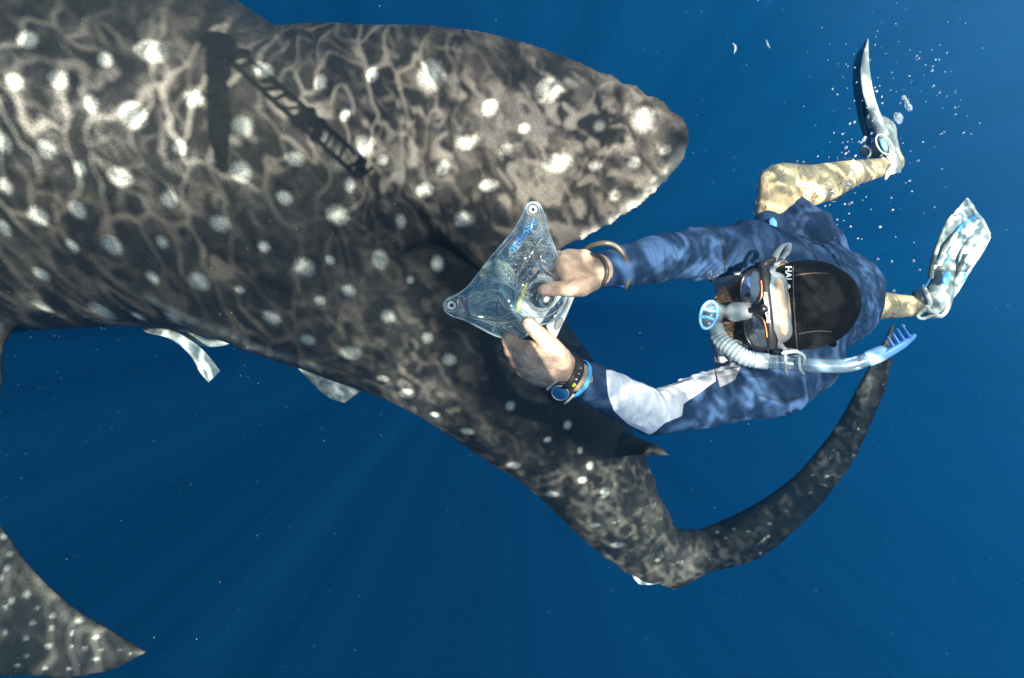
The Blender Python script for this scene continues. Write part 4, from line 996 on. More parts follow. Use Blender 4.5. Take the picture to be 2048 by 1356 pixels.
def build_pouch():
    t = thing('waterproof_pouch', P(1030, 570, 1.13), 'clear crumpled waterproof pouch with blue lettering held in both hands', 'pouch')
    out = [(1067, 402), (1078, 407), (1087, 424), (1092, 450), (1103, 480), (1113, 506), (1121, 530), (1136, 556), (1141, 585), (1136, 610), (1120, 634), (1098, 646), (1076, 650), (1062, 662), (1050, 674),
           (1028, 680), (1006, 676), (985, 669), (955, 653), (925, 638), (902, 632), (889, 622), (886, 608), (893, 598), (915, 590), (938, 572), (963, 539), (985, 511), (1010, 482), (1034, 450), (1048, 424), (1054, 408)]
    nA = 288; pts = np.array(out, float); q = np.vstack([pts, pts[:1]]); seg = np.linalg.norm(np.diff(q, axis=0), axis=1); s = np.concatenate([[0], np.cumsum(seg)]); tt = np.linspace(0, s[-1], nA, endpoint=False)
    O = np.column_stack([np.interp(tt, s, q[:, 0]), np.interp(tt, s, q[:, 1])])
    for _ in range(5): O = (np.roll(O, 1, 0) + O * 2 + np.roll(O, -1, 0)) / 4
    cen = np.array([1030, 572.]); nR = 60; rr = np.linspace(0.004, 1, nR)
    XY = cen + rr[:, None, None] * (O - cen)[None]; XY = XY.reshape(-1, 2); R = np.repeat(rr, nA)
    x, y = XY[:, 0], XY[:, 1]
    dmid = 1.135 + 0.00012 * (x - 1030) - 0.00006 * (y - 570)
    th = 0.020 * (1 - np.clip((R - .0) / .90, 0, 1) ** 2.4) + 0.0012
    g = lambda cx, cy, w: np.exp(-(((x - cx) ** 2 + (y - cy) ** 2) / w ** 2))
    Z3 = np.column_stack([x, y, np.zeros(len(x))])
    n1 = noise3(Z3, .018); n2 = noise3(Z3 + 50, .045); n3 = noise3(Z3 + 90, .09)
    def folds(cx, cy, w, k, ph):   # creases radiating from where a thumb pinches the film
        a = np.arctan2(y - cy, x - cx); dist = np.hypot(x - cx, y - cy)
        return np.exp(-(dist / w) ** 2) * (1 - np.abs(np.sin(a * k + ph + dist * .03 + n2 * 2))) ** 2 * np.clip(dist / 12, 0, 1)
    inner = np.clip((1 - R) / .12, 0, 1)
    crease = 0.011 * folds(1112, 560, 60, 4.5, .3) + 0.011 * folds(1052, 668, 60, 4.5, 1.0) + 0.009 * (1 - np.abs(2 * n1 - 1)) ** 4 + .0012 * (1 - np.abs(2 * n2 - 1)) ** 3
    u1 = np.abs((x - 965) * .62 - (y - 600) * .0 - (y - 560) * .35 + 8 * n1 - 34); crease += .006 * np.exp(-(u1 / 7) ** 2)
    dp = np.hypot((x - 1082) / 50, (y - 590) / 58); crease += .007 * np.exp(-((dp - 1.0) / .10) ** 2)      # rim of the round lens window pressing against the film
    dp2 = np.hypot((x - 1090) / 24, (y - 522) / 20); crease += .007 * np.exp(-((dp2 - 1.0) / .18) ** 2)
    ff = (th + crease) * inner + .0012; fb = (th * .8 + crease * .4) * inner + .0012
    def lay(sign, off):
        d = dmid - sign * off
        return np.column_stack([(x - W2) / FOC * d, (H2 - y) / FOC * d, -d])
    Vf = lay(1, ff); Vb = lay(-1, fb)
    F1 = grid_faces(nR, nA, wrap=True); m = len(Vf); last = (nR - 1) * nA
    F = [tuple(f) for f in F1] + [tuple(i + m for i in f[::-1]) for f in F1] + [(last + i, last + (i + 1) % nA, m + last + (i + 1) % nA, m + last + i) for i in range(nA)] + [tuple(range(nA - 1, -1, -1)), tuple(m + i for i in range(nA))]
    film = Mat('clear_vinyl_film'); co = film.coord()
    tr = film.n('ShaderNodeBsdfTransparent'); tr.inputs[0].default_value = (.93, .97, .99, 1)
    gl = film.n('ShaderNodeBsdfGlossy'); gl.inputs['Roughness'].default_value = .05; gl.inputs[0].default_value = (1, 1, 1, 1)
    df = film.n('ShaderNodeBsdfDiffuse'); df.inputs[0].default_value = (.10, .22, .32, 1)  # blue patches painted in for water refracted through the film
    nr = film.bump(film.noise(12, 1, .4, co, .6), .01, .12)
    for b in (gl, df): film.l(nr, b.inputs['Normal'])
    lw = film.n('ShaderNodeLayerWeight'); lw.inputs[0].default_value = .42; film.l(nr, lw.inputs['Normal'])
    mk = film.n('ShaderNodeMixShader'); film.l(film.rng(film.noise(9, 2, .5, co), .42, .62, .03, .34), mk.inputs[0]); film.l(tr.outputs[0], mk.inputs[1]); film.l(df.outputs[0], mk.inputs[2])
    mg = film.n('ShaderNodeMixShader'); film.l(film.math('ADD', film.math('MULTIPLY', film.math('POWER', lw.outputs['Facing'], 1.5), .9), .04, clamp=True), mg.inputs[0]); film.l(mk.outputs[0], mg.inputs[1]); film.l(gl.outputs[0], mg.inputs[2])
    film.l(mg.outputs[0], film.out.inputs[0])
    mesh_obj('film', Vf if False else np.vstack([Vf, Vb]), F, film.m, t)
    # welded seam round the edge and along the top edge
    wm = clear('welded_seam', (.85, .93, .97), (.45, .55, .60), .22, .12, 1.6)
    d_of = lambda x_, y_: 1.135 + 0.00012 * (x_ - 1030) - 0.00006 * (y_ - 570)
    sm = [P(a, b, d_of(a, b)) for a, b in O[::4]]; sm.append(sm[0])
    mesh_obj('welded_edge', *tube(sm, .0019, 300, 6, False), wm, t)
    for (a, b) in ((1066, 419), (903, 611)):
        c = P(a, b, d_of(a, b) - .003); nn = unit([.25, .05, .95])
        mesh_obj('grommet', *ring(c, nn, .0052, (.0022, .0016), nseg=32), simple('ivory_grommet', (.62, .66, .58), .35, .5), t)
        mesh_obj('tab_rim', *ring(c + np.array([0, 0, -.001]), nn, .0110, .0011, nseg=36, ns=6), wm, t)
        mesh_obj('eyelet_hole', *ellipsoid(c + np.array([0, 0, -.001]), [np.array([.0034, 0, 0]), np.array([0, .0034, 0]), np.array([0, 0, .0010])], 8, 16), simple('eyelet_shadow', (.012, .013, .014), .8), t)
    bp = simple('bright_blue_print', (.06, .36, .90), .5, var=.02)
    pf = pix(Vf)
    def onfilm(q_):
        k_ = np.argsort(np.hypot(pf[:, 0] - q_[0], pf[:, 1] - q_[1]))[:4]; return P(q_[0], q_[1], -Vf[k_, 2].max() - .0022)
    def tcurve(x_, y_):
        r2 = np.array([-.633, .774]); u2 = np.array([.774, .633]); qq = np.array([1046.0, 473.0]) + r2 * x_ / 1.11 * FOC + u2 * (y_ - .004) / 1.11 * FOC
        return onfilm(qq)
    a = P(1064, 452, 1.098); b = P(1028, 496, 1.098); c = (a + b) / 2; r_ = unit(b - a); u_ = np.cross([0, 0, 1.0], r_)
    lettering('blue_lettering', 'aquapac', c - u_ * .0035 + np.array([0, 0, .004]), r_, u_, .0185, bp, t, bold=.0, spread=1.06, curve=tcurve)
    fold = simple('painted_crease_glint', (.26, .27, .27), .15, .7, var=.5, vscale=60)  # pale tubes along the creases stand in for their highlights
    for q_, r_w in (([(1090, 425), (1096, 462), (1072, 492), (1046, 530), (1032, 575), (1031, 612)], .0012), ([(1108, 552), (1092, 540), (1082, 522), (1088, 506), (1104, 504), (1112, 520)], .0017), ([(984, 548), (986, 580), (1004, 608), (1030, 622)], .0011),
                 ([(1032, 622), (1062, 636), (1096, 632), (1124, 612), (1134, 590)], .0014), ([(1030, 624), (1004, 634), (990, 650), (986, 664)], .0013), ([(1040, 460), (1010, 494), (980, 532), (955, 572)], .0009), ([(1016, 515), (1034, 500), (1052, 476)], .0013), ([(1046, 664), (1030, 650), (1022, 636)], .0010)):
        mesh_obj('crease_glint', *tube([onfilm(z_) + np.array([0, 0, .0012]) for z_ in spline(q_, 26)], np.concatenate([[.0003], np.full(24, r_w * .62), [.0003]]), 90, 8), fold, t)
    # stiff grey closing clip on the right side of the pouch
    pl = simple('pale_grey_plastic', (.34, .39, .41), .5, .4, bump=.3, bscale=300)
    mesh_obj('closing_clip', *prism([(1160, 568), (1150, 592), (1133, 632), (1112, 676), (1100, 668), (1092, 652), (1110, 632), (1126, 606), (1132, 575)], 1.165, .006), pl, t, smooth=False)
    mesh_obj('clip_latch', *prism([(1119, 634), (1126, 636), (1127, 644), (1120, 654), (1111, 662), (1108, 656), (1110, 643)], 1.160, .006), simple('darker_grey_plastic', (.17, .19, .21), .5), t, smooth=False)
    for a_, b_ in ((1135, 606), (1123, 630)): mesh_obj('clip_rivet', *ellipsoid(P(a_, b_, 1.161), np.eye(3) * .0011, 6, 10), simple('dark_rivet', (.02, .02, .02)), t)
    # what lies inside: compact camera, lens ring, wrist strap, crumpled liner
    k = thing('compact_camera', P(1085, 592, 1.15), 'dark compact camera with round lens seen through the clear pouch film', 'camera')
    mb = simple('dark_camera_metal', (.018, .032, .045), .3, .5, bump=.4, bscale=60)
    e1 = unit([.62, .78, .05]); e2 = unit([.78, -.62, .05]); e3 = np.cross(e1, e2); e3 = e3 if e3[2] > 0 else -e3; cc = P(1078, 598, 1.158)
    bv, bf = box(cc, [e1 * .046, e2 * .031, e3 * .008]); bb = fuse([(bv, bf)], .0022, 5); mesh_obj('camera_body', *bb, mb, k)
    mesh_obj('lens_ring', *ring(cc + e3 * .009 + e1 * .008, e3, .026, .0020), simple('lens_ring_metal', (.20, .25, .27), .25, .6, metal=.7), k)
    mesh_obj('lens_glass', *ellipsoid(cc + e3 * .007 + e1 * .008, [e1 * .024, e2 * .024, e3 * .003], 12, 28), simple('lens_dark_glass', (.01, .02, .03), .08, .8), k)
    mesh_obj('camera_grip', *tube([cc - e1 * .034 - e2 * .018 + e3 * .008, cc - e1 * .034 + e2 * .018 + e3 * .008], .004, 8, 10), simple('grip_metal', (.25, .28, .27), .4), k)
    ys = blade([(1050, 566), (1044, 582), (1036, 600), (1031, 622)], [(1055, 568), (1050, 590), (1042, 606), (1039, 625)], [1.142] * 4, [1.142] * 4, lambda v: .0012, nv=30, nu=6)
    tag(mesh_obj('camera_strap', *ys, simple('yellow_webbing', (.70, .62, .06), .6), None), 'narrow yellow strap lying inside the clear pouch beside the camera', 'strap')
    # milky crumpled liner and violet cloth
    def crumple(c, rx, ry, d, am, name, mat, label, cat, seed):
        r = np.random.default_rng(seed); n = 22; m_ = 44; V = []
        for i in range(n):
            for j in range(m_):
                a = 2 * math.pi * j / m_; q_ = (i + .02) / (n - 1)
                V.append([c[0] + q_ * (rx * math.cos(a) - .45 * ry * math.sin(a)) * (1 + .12 * math.sin(3 * a + seed)), c[1] + q_ * (ry * math.sin(a) + .35 * rx * math.cos(a)), 0])
        V = np.array(V); z = noise3(V + seed * 9, .09) * am + noise3(V + seed * 5, .03) * am
        top = np.array([P(v[0], v[1], d - zz) for v, zz in zip(V, z)]); bot = np.array([P(v[0], v[1], d - zz + .0016) for v, zz in zip(V, z)]); M_ = len(top)
        F1 = [tuple(f) for f in grid_faces(n, m_, wrap=True)]; L_ = (n - 1) * m_
        F = F1 + [tuple(i + M_ for i in f[::-1]) for f in F1] + [(L_ + i, L_ + (i + 1) % m_, M_ + L_ + (i + 1) % m_, M_ + L_ + i) for i in range(m_)]
        tag(mesh_obj(name, np.vstack([top, bot]), F, mat), label, cat)
    lm = clear('milky_liner', (.85, .92, .90), (.45, .52, .46), .38, .2, 1.0, .6, 60)
    crumple((996, 548), 36, 26, 1.146, .022, 'plastic_liner', lm, 'milky crumpled plastic liner inside the upper part of the clear pouch', 'plastic liner', 1)
    crumple((960, 596), 20, 36, 1.146, .022, 'plastic_liner', lm, 'second milky liner fold inside the pouch beside the violet cloth', 'plastic liner', 4)
    crumple((935, 606), 9, 18, 1.143, .004, 'cleaning_cloth', simple('violet_cloth', (.16, .05, .17), .7), 'small violet cloth tucked in the left end of the clear pouch', 'cloth', 2)
build_pouch()

# ------------------------------------------------------------------ things on the wrists
def build_watch():
    t = thing('wristwatch', P(1130, 745, 1.12), 'black digital wristwatch with blue display on the left wrist', 'wristwatch')
    ax = unit([.78, -.40, -.48]); c = P(1134, 744, 1.128)
    rub = simple('black_watch_rubber', (.014, .014, .015), .45, .4, bump=.3, bscale=500)
    mesh_obj('watch_strap', *ring(c, ax, .0315, (.0021, .0098), nseg=64, ns=12), rub, t)
    tgt = P(1116, 769, 1.118); d = tgt - c; d = unit(d - ax * (d @ ax)); cc = c + d * .0335
    nrm = unit(d * .55 + np.array([-.05, -.1, 1.0])); e1 = unit(np.cross(nrm, ax)); e2 = np.cross(nrm, e1)
    cs = ring_loft(*[np.array(x) for x in zip(*[(cc + nrm * z, e1 * r * 1.02, e2 * r) for z, r in ((-.007, .016), (-.005, .0205), (.003, .0215), (.006, .0195), (.0066, .0160))])], 40)
    mesh_obj('watch_case', *cs, simple('black_watch_case', (.018, .018, .019), .35, .5), t)
    mesh_obj('bezel', *ring(cc + nrm * .0066, nrm, .0138, .0013, nseg=44, ns=8), simple('steel_bezel', (.55, .58, .58), .3, .6, metal=.8), t)
    mesh_obj('watch_display', *ellipsoid(cc + nrm * .0062, [e1 * .0132, e2 * .0132, nrm * .0014], 8, 30), simple('blue_display', (.02, .13, .30), .12, .7), t)
    for s in (-1, 1):
        p = cc - ax * s * 0 + e2 * 0 + (np.cross(nrm, ax) * 0)
        q = cc + nrm * .0035 + e2 * s * .0185
        mesh_obj('strap_lug', *tube([q - e1 * .010, q + e1 * .010], .0032, 8, 8), simple('grey_lug', (.36, .38, .38), .35), t)
    yp = simple('yellow_print', (.62, .70, .04), .5, var=.02); wp = simple('grey_print', (.60, .60, .58), .5, var=.02)
    v = unit(np.array([0, 0, 1.0]) - ax * ax[2]); r_ = unit(v * .80 - np.cross(ax, v) * .60 * (1 if (np.cross(ax, v) @ d) > 0 else -1)) if False else None
    side = unit(d * .45 + v * .9); side = unit(side - ax * (side @ ax)); qc = c + side * .0340
    lettering('strap_number', '43', qc, -np.cross(ax, side), ax, .0075, yp, t, bold=.01)
    for k in range(3):
        side2 = unit(d * (.1 - .28 * k) + v * .95); side2 = unit(side2 - ax * (side2 @ ax)); q = c + side2 * .0337
        mesh_obj('strap_hole', *ellipsoid(q, [np.cross(ax, side2) * .0011, ax * .0018, side2 * .0006], 6, 10), wp, t)
    w = ring(P(1154, 757, 1.140), unit([.80, -.42, -.45]), .0325, (.0014, .0042), nseg=64, ns=10)
    tag(mesh_obj('wristband', *w, simple('sky_blue_silicone', (.06, .36, .74), .45)), 'plain sky blue silicone wristband between the black watch and the navy cuff', 'wristband')
build_watch()

def build_lanyard():
    t = thing('wrist_lanyard', P(1215, 530, 1.18), 'olive rubber hose loops with blue cord round the right wrist', 'lanyard')
    m = simple('olive_rubber_hose', (.045, .042, .030), .45, .5, var=.4, vscale=25)
    mesh_obj('hose_loop', *tube([P(1160, 512, 1.20), P(1180, 493, 1.17), P(1208, 486, 1.15), P(1232, 492, 1.15), P(1249, 512, 1.155), P(1257, 540, 1.17), P(1256, 560, 1.18), P(1251, 574, 1.19)], .0044, 80, 14), m, t)
    mesh_obj('hose_loop', *tube([P(1166, 514, 1.18), P(1182, 509, 1.145), P(1200, 513, 1.125), P(1212, 530, 1.12), P(1214, 548, 1.12), P(1206, 566, 1.13), P(1190, 578, 1.15), P(1170, 586, 1.17)], .0036, 80, 14), m, t)
    cord = tube([P(1196, 563, 1.16), P(1216, 567, 1.165), P(1236, 571, 1.18), P(1250, 573, 1.19)], .0018, 120, 8, True, lambda q: 1 + .25 * np.sin(q * 150))
    mesh_obj('blue_cord', *cord, simple('blue_braided_cord', (.04, .13, .62), .6), t)
    r = np.random.default_rng(4); ks = []
    for k in range(9): ks.append(ellipsoid(P(1163 + 4 * k + r.normal(0, 1.5), 583 - 2.1 * k + r.normal(0, 2.0), 1.165), np.eye(3) * (.0028 + .0014 * r.random()), 6, 8))
    mesh_obj('cord_knot', *join(*ks), simple('black_cord', (.015, .016, .02), .6), t)
    t = thing('steel_clip', P(1240, 765, 1.30), 'small steel snap clip on a black tab behind the white sleeve panel', 'clip')
    st = simple('wet_steel', (.50, .58, .60), .25, .6, metal=.8)
    mesh_obj('clip_bar', *tube([P(1212, 761, 1.29), P(1228, 757, 1.29), P(1243, 758, 1.29)], .0024, 14, 10), st, t)
    mesh_obj('clip_hook', *tube([P(1243, 757, 1.29), P(1250, 762, 1.29), P(1251, 774, 1.29), P(1244, 782, 1.29)], .0022, 20, 10), simple('aqua_clip', (.12, .50, .60), .3), t)
    mesh_obj('clip_loop', *tube([P(1252, 769, 1.30), P(1266, 766, 1.30), P(1271, 772, 1.30), P(1273, 782, 1.30)], .0015, 20, 8), st, t)
    mesh_obj('black_tab', *prism([(1266, 766), (1274, 768), (1279, 786), (1250, 788), (1246, 776), (1262, 778)], 1.31, .006), simple('black_webbing', (.01, .011, .013), .7), t, smooth=False)
    mesh_obj('black_tab', *prism([(1206, 762), (1216, 756), (1221, 761), (1219, 772), (1206, 774)], 1.30, .006), simple('black_webbing', (.01, .011, .013), .7), t, smooth=False)
build_lanyard()

# ------------------------------------------------------------------ swim fins
def build_fins():
    grey = simple('marbled_grey_rubber', (.40, .44, .42), .4, .5, var=.55, vscale=9)
    pale = simple('pale_rail_rubber', (.56, .62, .58), .35, .5, var=.35, vscale=14)
    dark = simple('dark_fin_rubber', (.09, .12, .14), .45, .5)
    bluep = simple('shaded_fin_blade', (.05, .15, .32), .4, .5, var=.4, vscale=12)  # dark blue holds the shade of the side turned from the sun
    btn = simple('sky_blue_button', (.08, .42, .90), .35, .5)
    t = thing('swim_fin', P(1750, 230, 2.36), 'grey swim fin seen edge-on, blade pointing up from the raised foot', 'swim fin', 'pair of swim fins')
    R1 = [(1742, 288), (1756, 262), (1752, 235), (1742, 190), (1737, 150), (1735, 110), (1735, 78)]
    R2 = [(1730, 272), (1722, 255), (1712, 215), (1706, 175), (1707, 140), (1714, 112), (1733, 80)]
    mesh_obj('blade', *blade(R1, R2, [2.33, 2.32, 2.31, 2.30, 2.29, 2.29, 2.30], [2.40, 2.46, 2.50, 2.50, 2.48, 2.44, 2.32], lambda v: .004, nv=50, nu=10), bluep, t)
    mesh_obj('blade_centre', *blade([(1736, 280), (1728, 240), (1722, 190), (1722, 150), (1728, 110)], [(1731, 276), (1719, 240), (1711, 190), (1711, 150), (1716, 118)], [2.36, 2.38, 2.39, 2.38, 2.35], [2.40, 2.44, 2.46, 2.45, 2.42], lambda v: .007, nv=40, nu=8), dark, t)
    mesh_obj('side_rail', *blade([(1757, 280), (1740, 232), (1726, 188), (1721, 145), (1725, 112), (1734, 79)], [(1776, 268), (1760, 230), (1747, 190), (1740, 148), (1737, 112), (1736, 79)], [2.31, 2.30, 2.28, 2.27, 2.27, 2.28], [2.31, 2.30, 2.28, 2.27, 2.27, 2.28], lambda v: .018 * (1 - v) + .006, nv=60, nu=12), pale, t)
    mesh_obj('side_rail', *blade([(1734, 270), (1719, 225), (1708, 180), (1706, 145), (1712, 112), (1731, 83)], [(1738, 270), (1723, 225), (1712, 180), (1710, 145), (1716, 114), (1733, 84)], [2.47, 2.50, 2.52, 2.52, 2.49, 2.36], [2.47, 2.50, 2.52, 2.52, 2.49, 2.36], lambda v: .008, nv=40, nu=8), dark, t)
    fp = fuse([tube([P(1737, 300, 2.40), P(1758, 290, 2.38), P(1765, 262, 2.37), P(1746, 240, 2.37)], [.030, .048, .042, .026], 24, 20), tube([P(1785, 322, 2.37), P(1770, 290, 2.37)], [.030, .042], 10, 18)], .005, 5)
    mesh_obj('foot_pocket', *fp, grey, t)
    mesh_obj('pocket_opening', *ring(P(1760, 316, 2.36), unit([.62, -.30, .1]), .040, (.006, .012), nseg=40, ns=10), dark, t)
    hs = blade([(1757, 278), (1768, 300), (1778, 325), (1770, 352)], [(1772, 272), (1790, 300), (1801, 326), (1800, 345)], [2.30] * 4, [2.31] * 4, lambda v: .016, nv=40, nu=14)
    mesh_obj('heel_strap', *hs, grey, t)
    mesh_obj('heel_tab', *tube([P(1786, 332, 2.29), P(1777, 345, 2.29), P(1771, 358, 2.29)], [.012, .009, .004], 14, 12), pale, t)
    mesh_obj('buckle_button', *ellipsoid(P(1768, 289, 2.268), [M_ for M_ in (np.array([.010, 0, 0]), np.array([-.006, .020, 0]), np.array([0, 0, .006]))], 12, 24), btn, t)
    mesh_obj('buckle_rim', *tube([P(1758 + 1.28 * (10 + 13 * math.sin(a) * -.45 + 11 * math.cos(a)) - 3, 289 - 20 * math.sin(a), 2.272) for a in np.linspace(0, 2 * math.pi, 17)], .0024, 50, 8, False), pale, t)

    t = thing('swim_fin', P(1900, 540, 2.62), 'translucent grey swim fin with broad blade facing the camera, on the trailing foot', 'swim fin', 'pair of swim fins')
    bm = Mat('marbled_translucent_blade'); co = bm.coord()
    v = bm.noise(7, 4, .6, co, 2.2); c = bm.mix(bm.rng(v, .38, .62), (.17, .25, .28), (.62, .68, .66)); c = bm.mix(bm.rng(bm.noise(4, 3, .5, co, 1.5), .58, .66, 0, .7), c, (.15, .45, .72))
    bm.bsdf(c, .3, .5, bm.bump(v, .004, .3), trans=.12)
    L1 = [(1862, 565), (1866, 530), (1877, 490), (1898, 440), (1932, 397)]; L2 = [(1896, 600), (1912, 580), (1940, 535), (1966, 500), (1981, 470)]
    mesh_obj('blade', *blade([*L1, (1936, 396)], [*L2, (1980, 466)], [2.60, 2.58, 2.55, 2.52, 2.50, 2.50], [2.62, 2.60, 2.57, 2.54, 2.52, 2.52], lambda v: .006, nv=50, nu=20), bm.m, t)
    tipe = blade([(1934, 398), (1952, 422), (1968, 440), (1980, 466)], [(1930, 404), (1948, 428), (1962, 446), (1976, 474)], [2.50, 2.50, 2.51, 2.52], [2.50, 2.50, 2.51, 2.52], lambda v: .006, nv=24, nu=6); mesh_obj('blade_tip', *tipe, pale, t)
    mesh_obj('side_rail', *blade([(1857, 556), (1861, 528), (1873, 487), (1890, 446), (1904, 428)], [(1866, 556), (1868, 530), (1880, 490), (1895, 452), (1908, 430)], [2.57, 2.55, 2.53, 2.51, 2.5], [2.57, 2.55, 2.53, 2.51, 2.5], lambda v: .013 * (1 - v) + .004, nv=40, nu=10), simple('dull_green_rail', (.20, .25, .23), .45, var=.3), t)
    mesh_obj('side_rail', *tube([P(1897, 601, 2.60), P(1914, 580, 2.58), P(1941, 536, 2.55), P(1966, 500, 2.53), P(1980, 474, 2.51)], [.008, .008, .006, .005, .003], 50, 10), pale, t)
    mesh_obj('blade_channel', *tube([P(1912, 545, 2.545), P(1925, 500, 2.525), P(1948, 460, 2.51), P(1958, 448, 2.505)], [.004, .005, .005, .003], 40, 8), dark, t)
    mesh_obj('blade_channel', *tube([P(1908, 470, 2.51), P(1925, 450, 2.505), P(1945, 436, 2.50), P(1953, 430, 2.50)], [.006, .009, .008, .005], 30, 8), btn, t)
    for a, b, c_, d_ in ((1881, 516, 1908, 470), (1915, 555, 1936, 512)):
        A = P(a, b, 2.535); B = P(c_, d_, 2.515)
        mesh_obj('blade_post', *tube([A, A * .5 + B * .5, B], [.011, .014, .010], 20, 12), dark, t)
        mesh_obj('post_cap', *tube([A * .25 + B * .75 + np.array([0, 0, .010]), B + np.array([0, 0, .010])], [.011, .008], 8, 12), simple('glossy_clear_cap', (.72, .78, .76), .1, .7), t)
        mesh_obj('post_cap', *tube([A + np.array([-.010, -.02, .008]), A + np.array([.004, .012, .012])], [.011, .010], 8, 12), simple('glossy_clear_cap', (.72, .78, .76), .1, .7), t)
        mesh_obj('post_clip', *tube([A + np.array([.016, .022, .008]), A + np.array([.024, .004, .012]), A + np.array([.008, -.02, .014])], .0035, 12, 8), btn, t)
    fp = fuse([tube([P(1866, 616, 2.60), P(1878, 585, 2.58), P(1890, 552, 2.57), P(1896, 528, 2.56)], [.042, .046, .044, .026], 24, 20), tube([P(1880, 612, 2.60), P(1892, 575, 2.58)], [.036, .034], 10, 18)], .005, 5)
    mesh_obj('foot_pocket', *fp, simple('marbled_pocket_rubber', (.30, .36, .36), .3, .5, var=.7, vscale=11), t)
    mesh_obj('instep_button', *ellipsoid(P(1893, 556, 2.500), [np.array([.014, -.004, 0]), np.array([.006, .026, 0]), np.array([0, 0, .005])], 12, 24), btn, t)
    mesh_obj('heel_strap', *tube([P(1847, 572, 2.56), P(1855, 590, 2.55), P(1860, 608, 2.545), P(1845, 622, 2.55), P(1836, 632, 2.56), P(1846, 637, 2.55), P(1868, 630, 2.545), P(1882, 632, 2.55), P(1894, 618, 2.56), P(1893, 600, 2.565)], [.006, .008, .008, .007, .006, .006, .008, .008, .008, .006], 90, 12), pale, t)
    mesh_obj('heel_strap', *tube([P(1852, 612, 2.54), P(1862, 622, 2.535), P(1874, 630, 2.54)], .005, 14, 10), pale, t)
    mesh_obj('ankle_collar', *ring(P(1840, 597, 2.60), unit([.75, .25, .3]), .030, (.006, .018), nseg=40, ns=10), dark, t)
    mesh_obj('buckle_button', *ellipsoid(P(1855, 566, 2.53), [np.array([.006, .003, 0]), np.array([.010, .018, 0]), np.array([0, 0, .006])], 10, 18), btn, t)
build_fins()

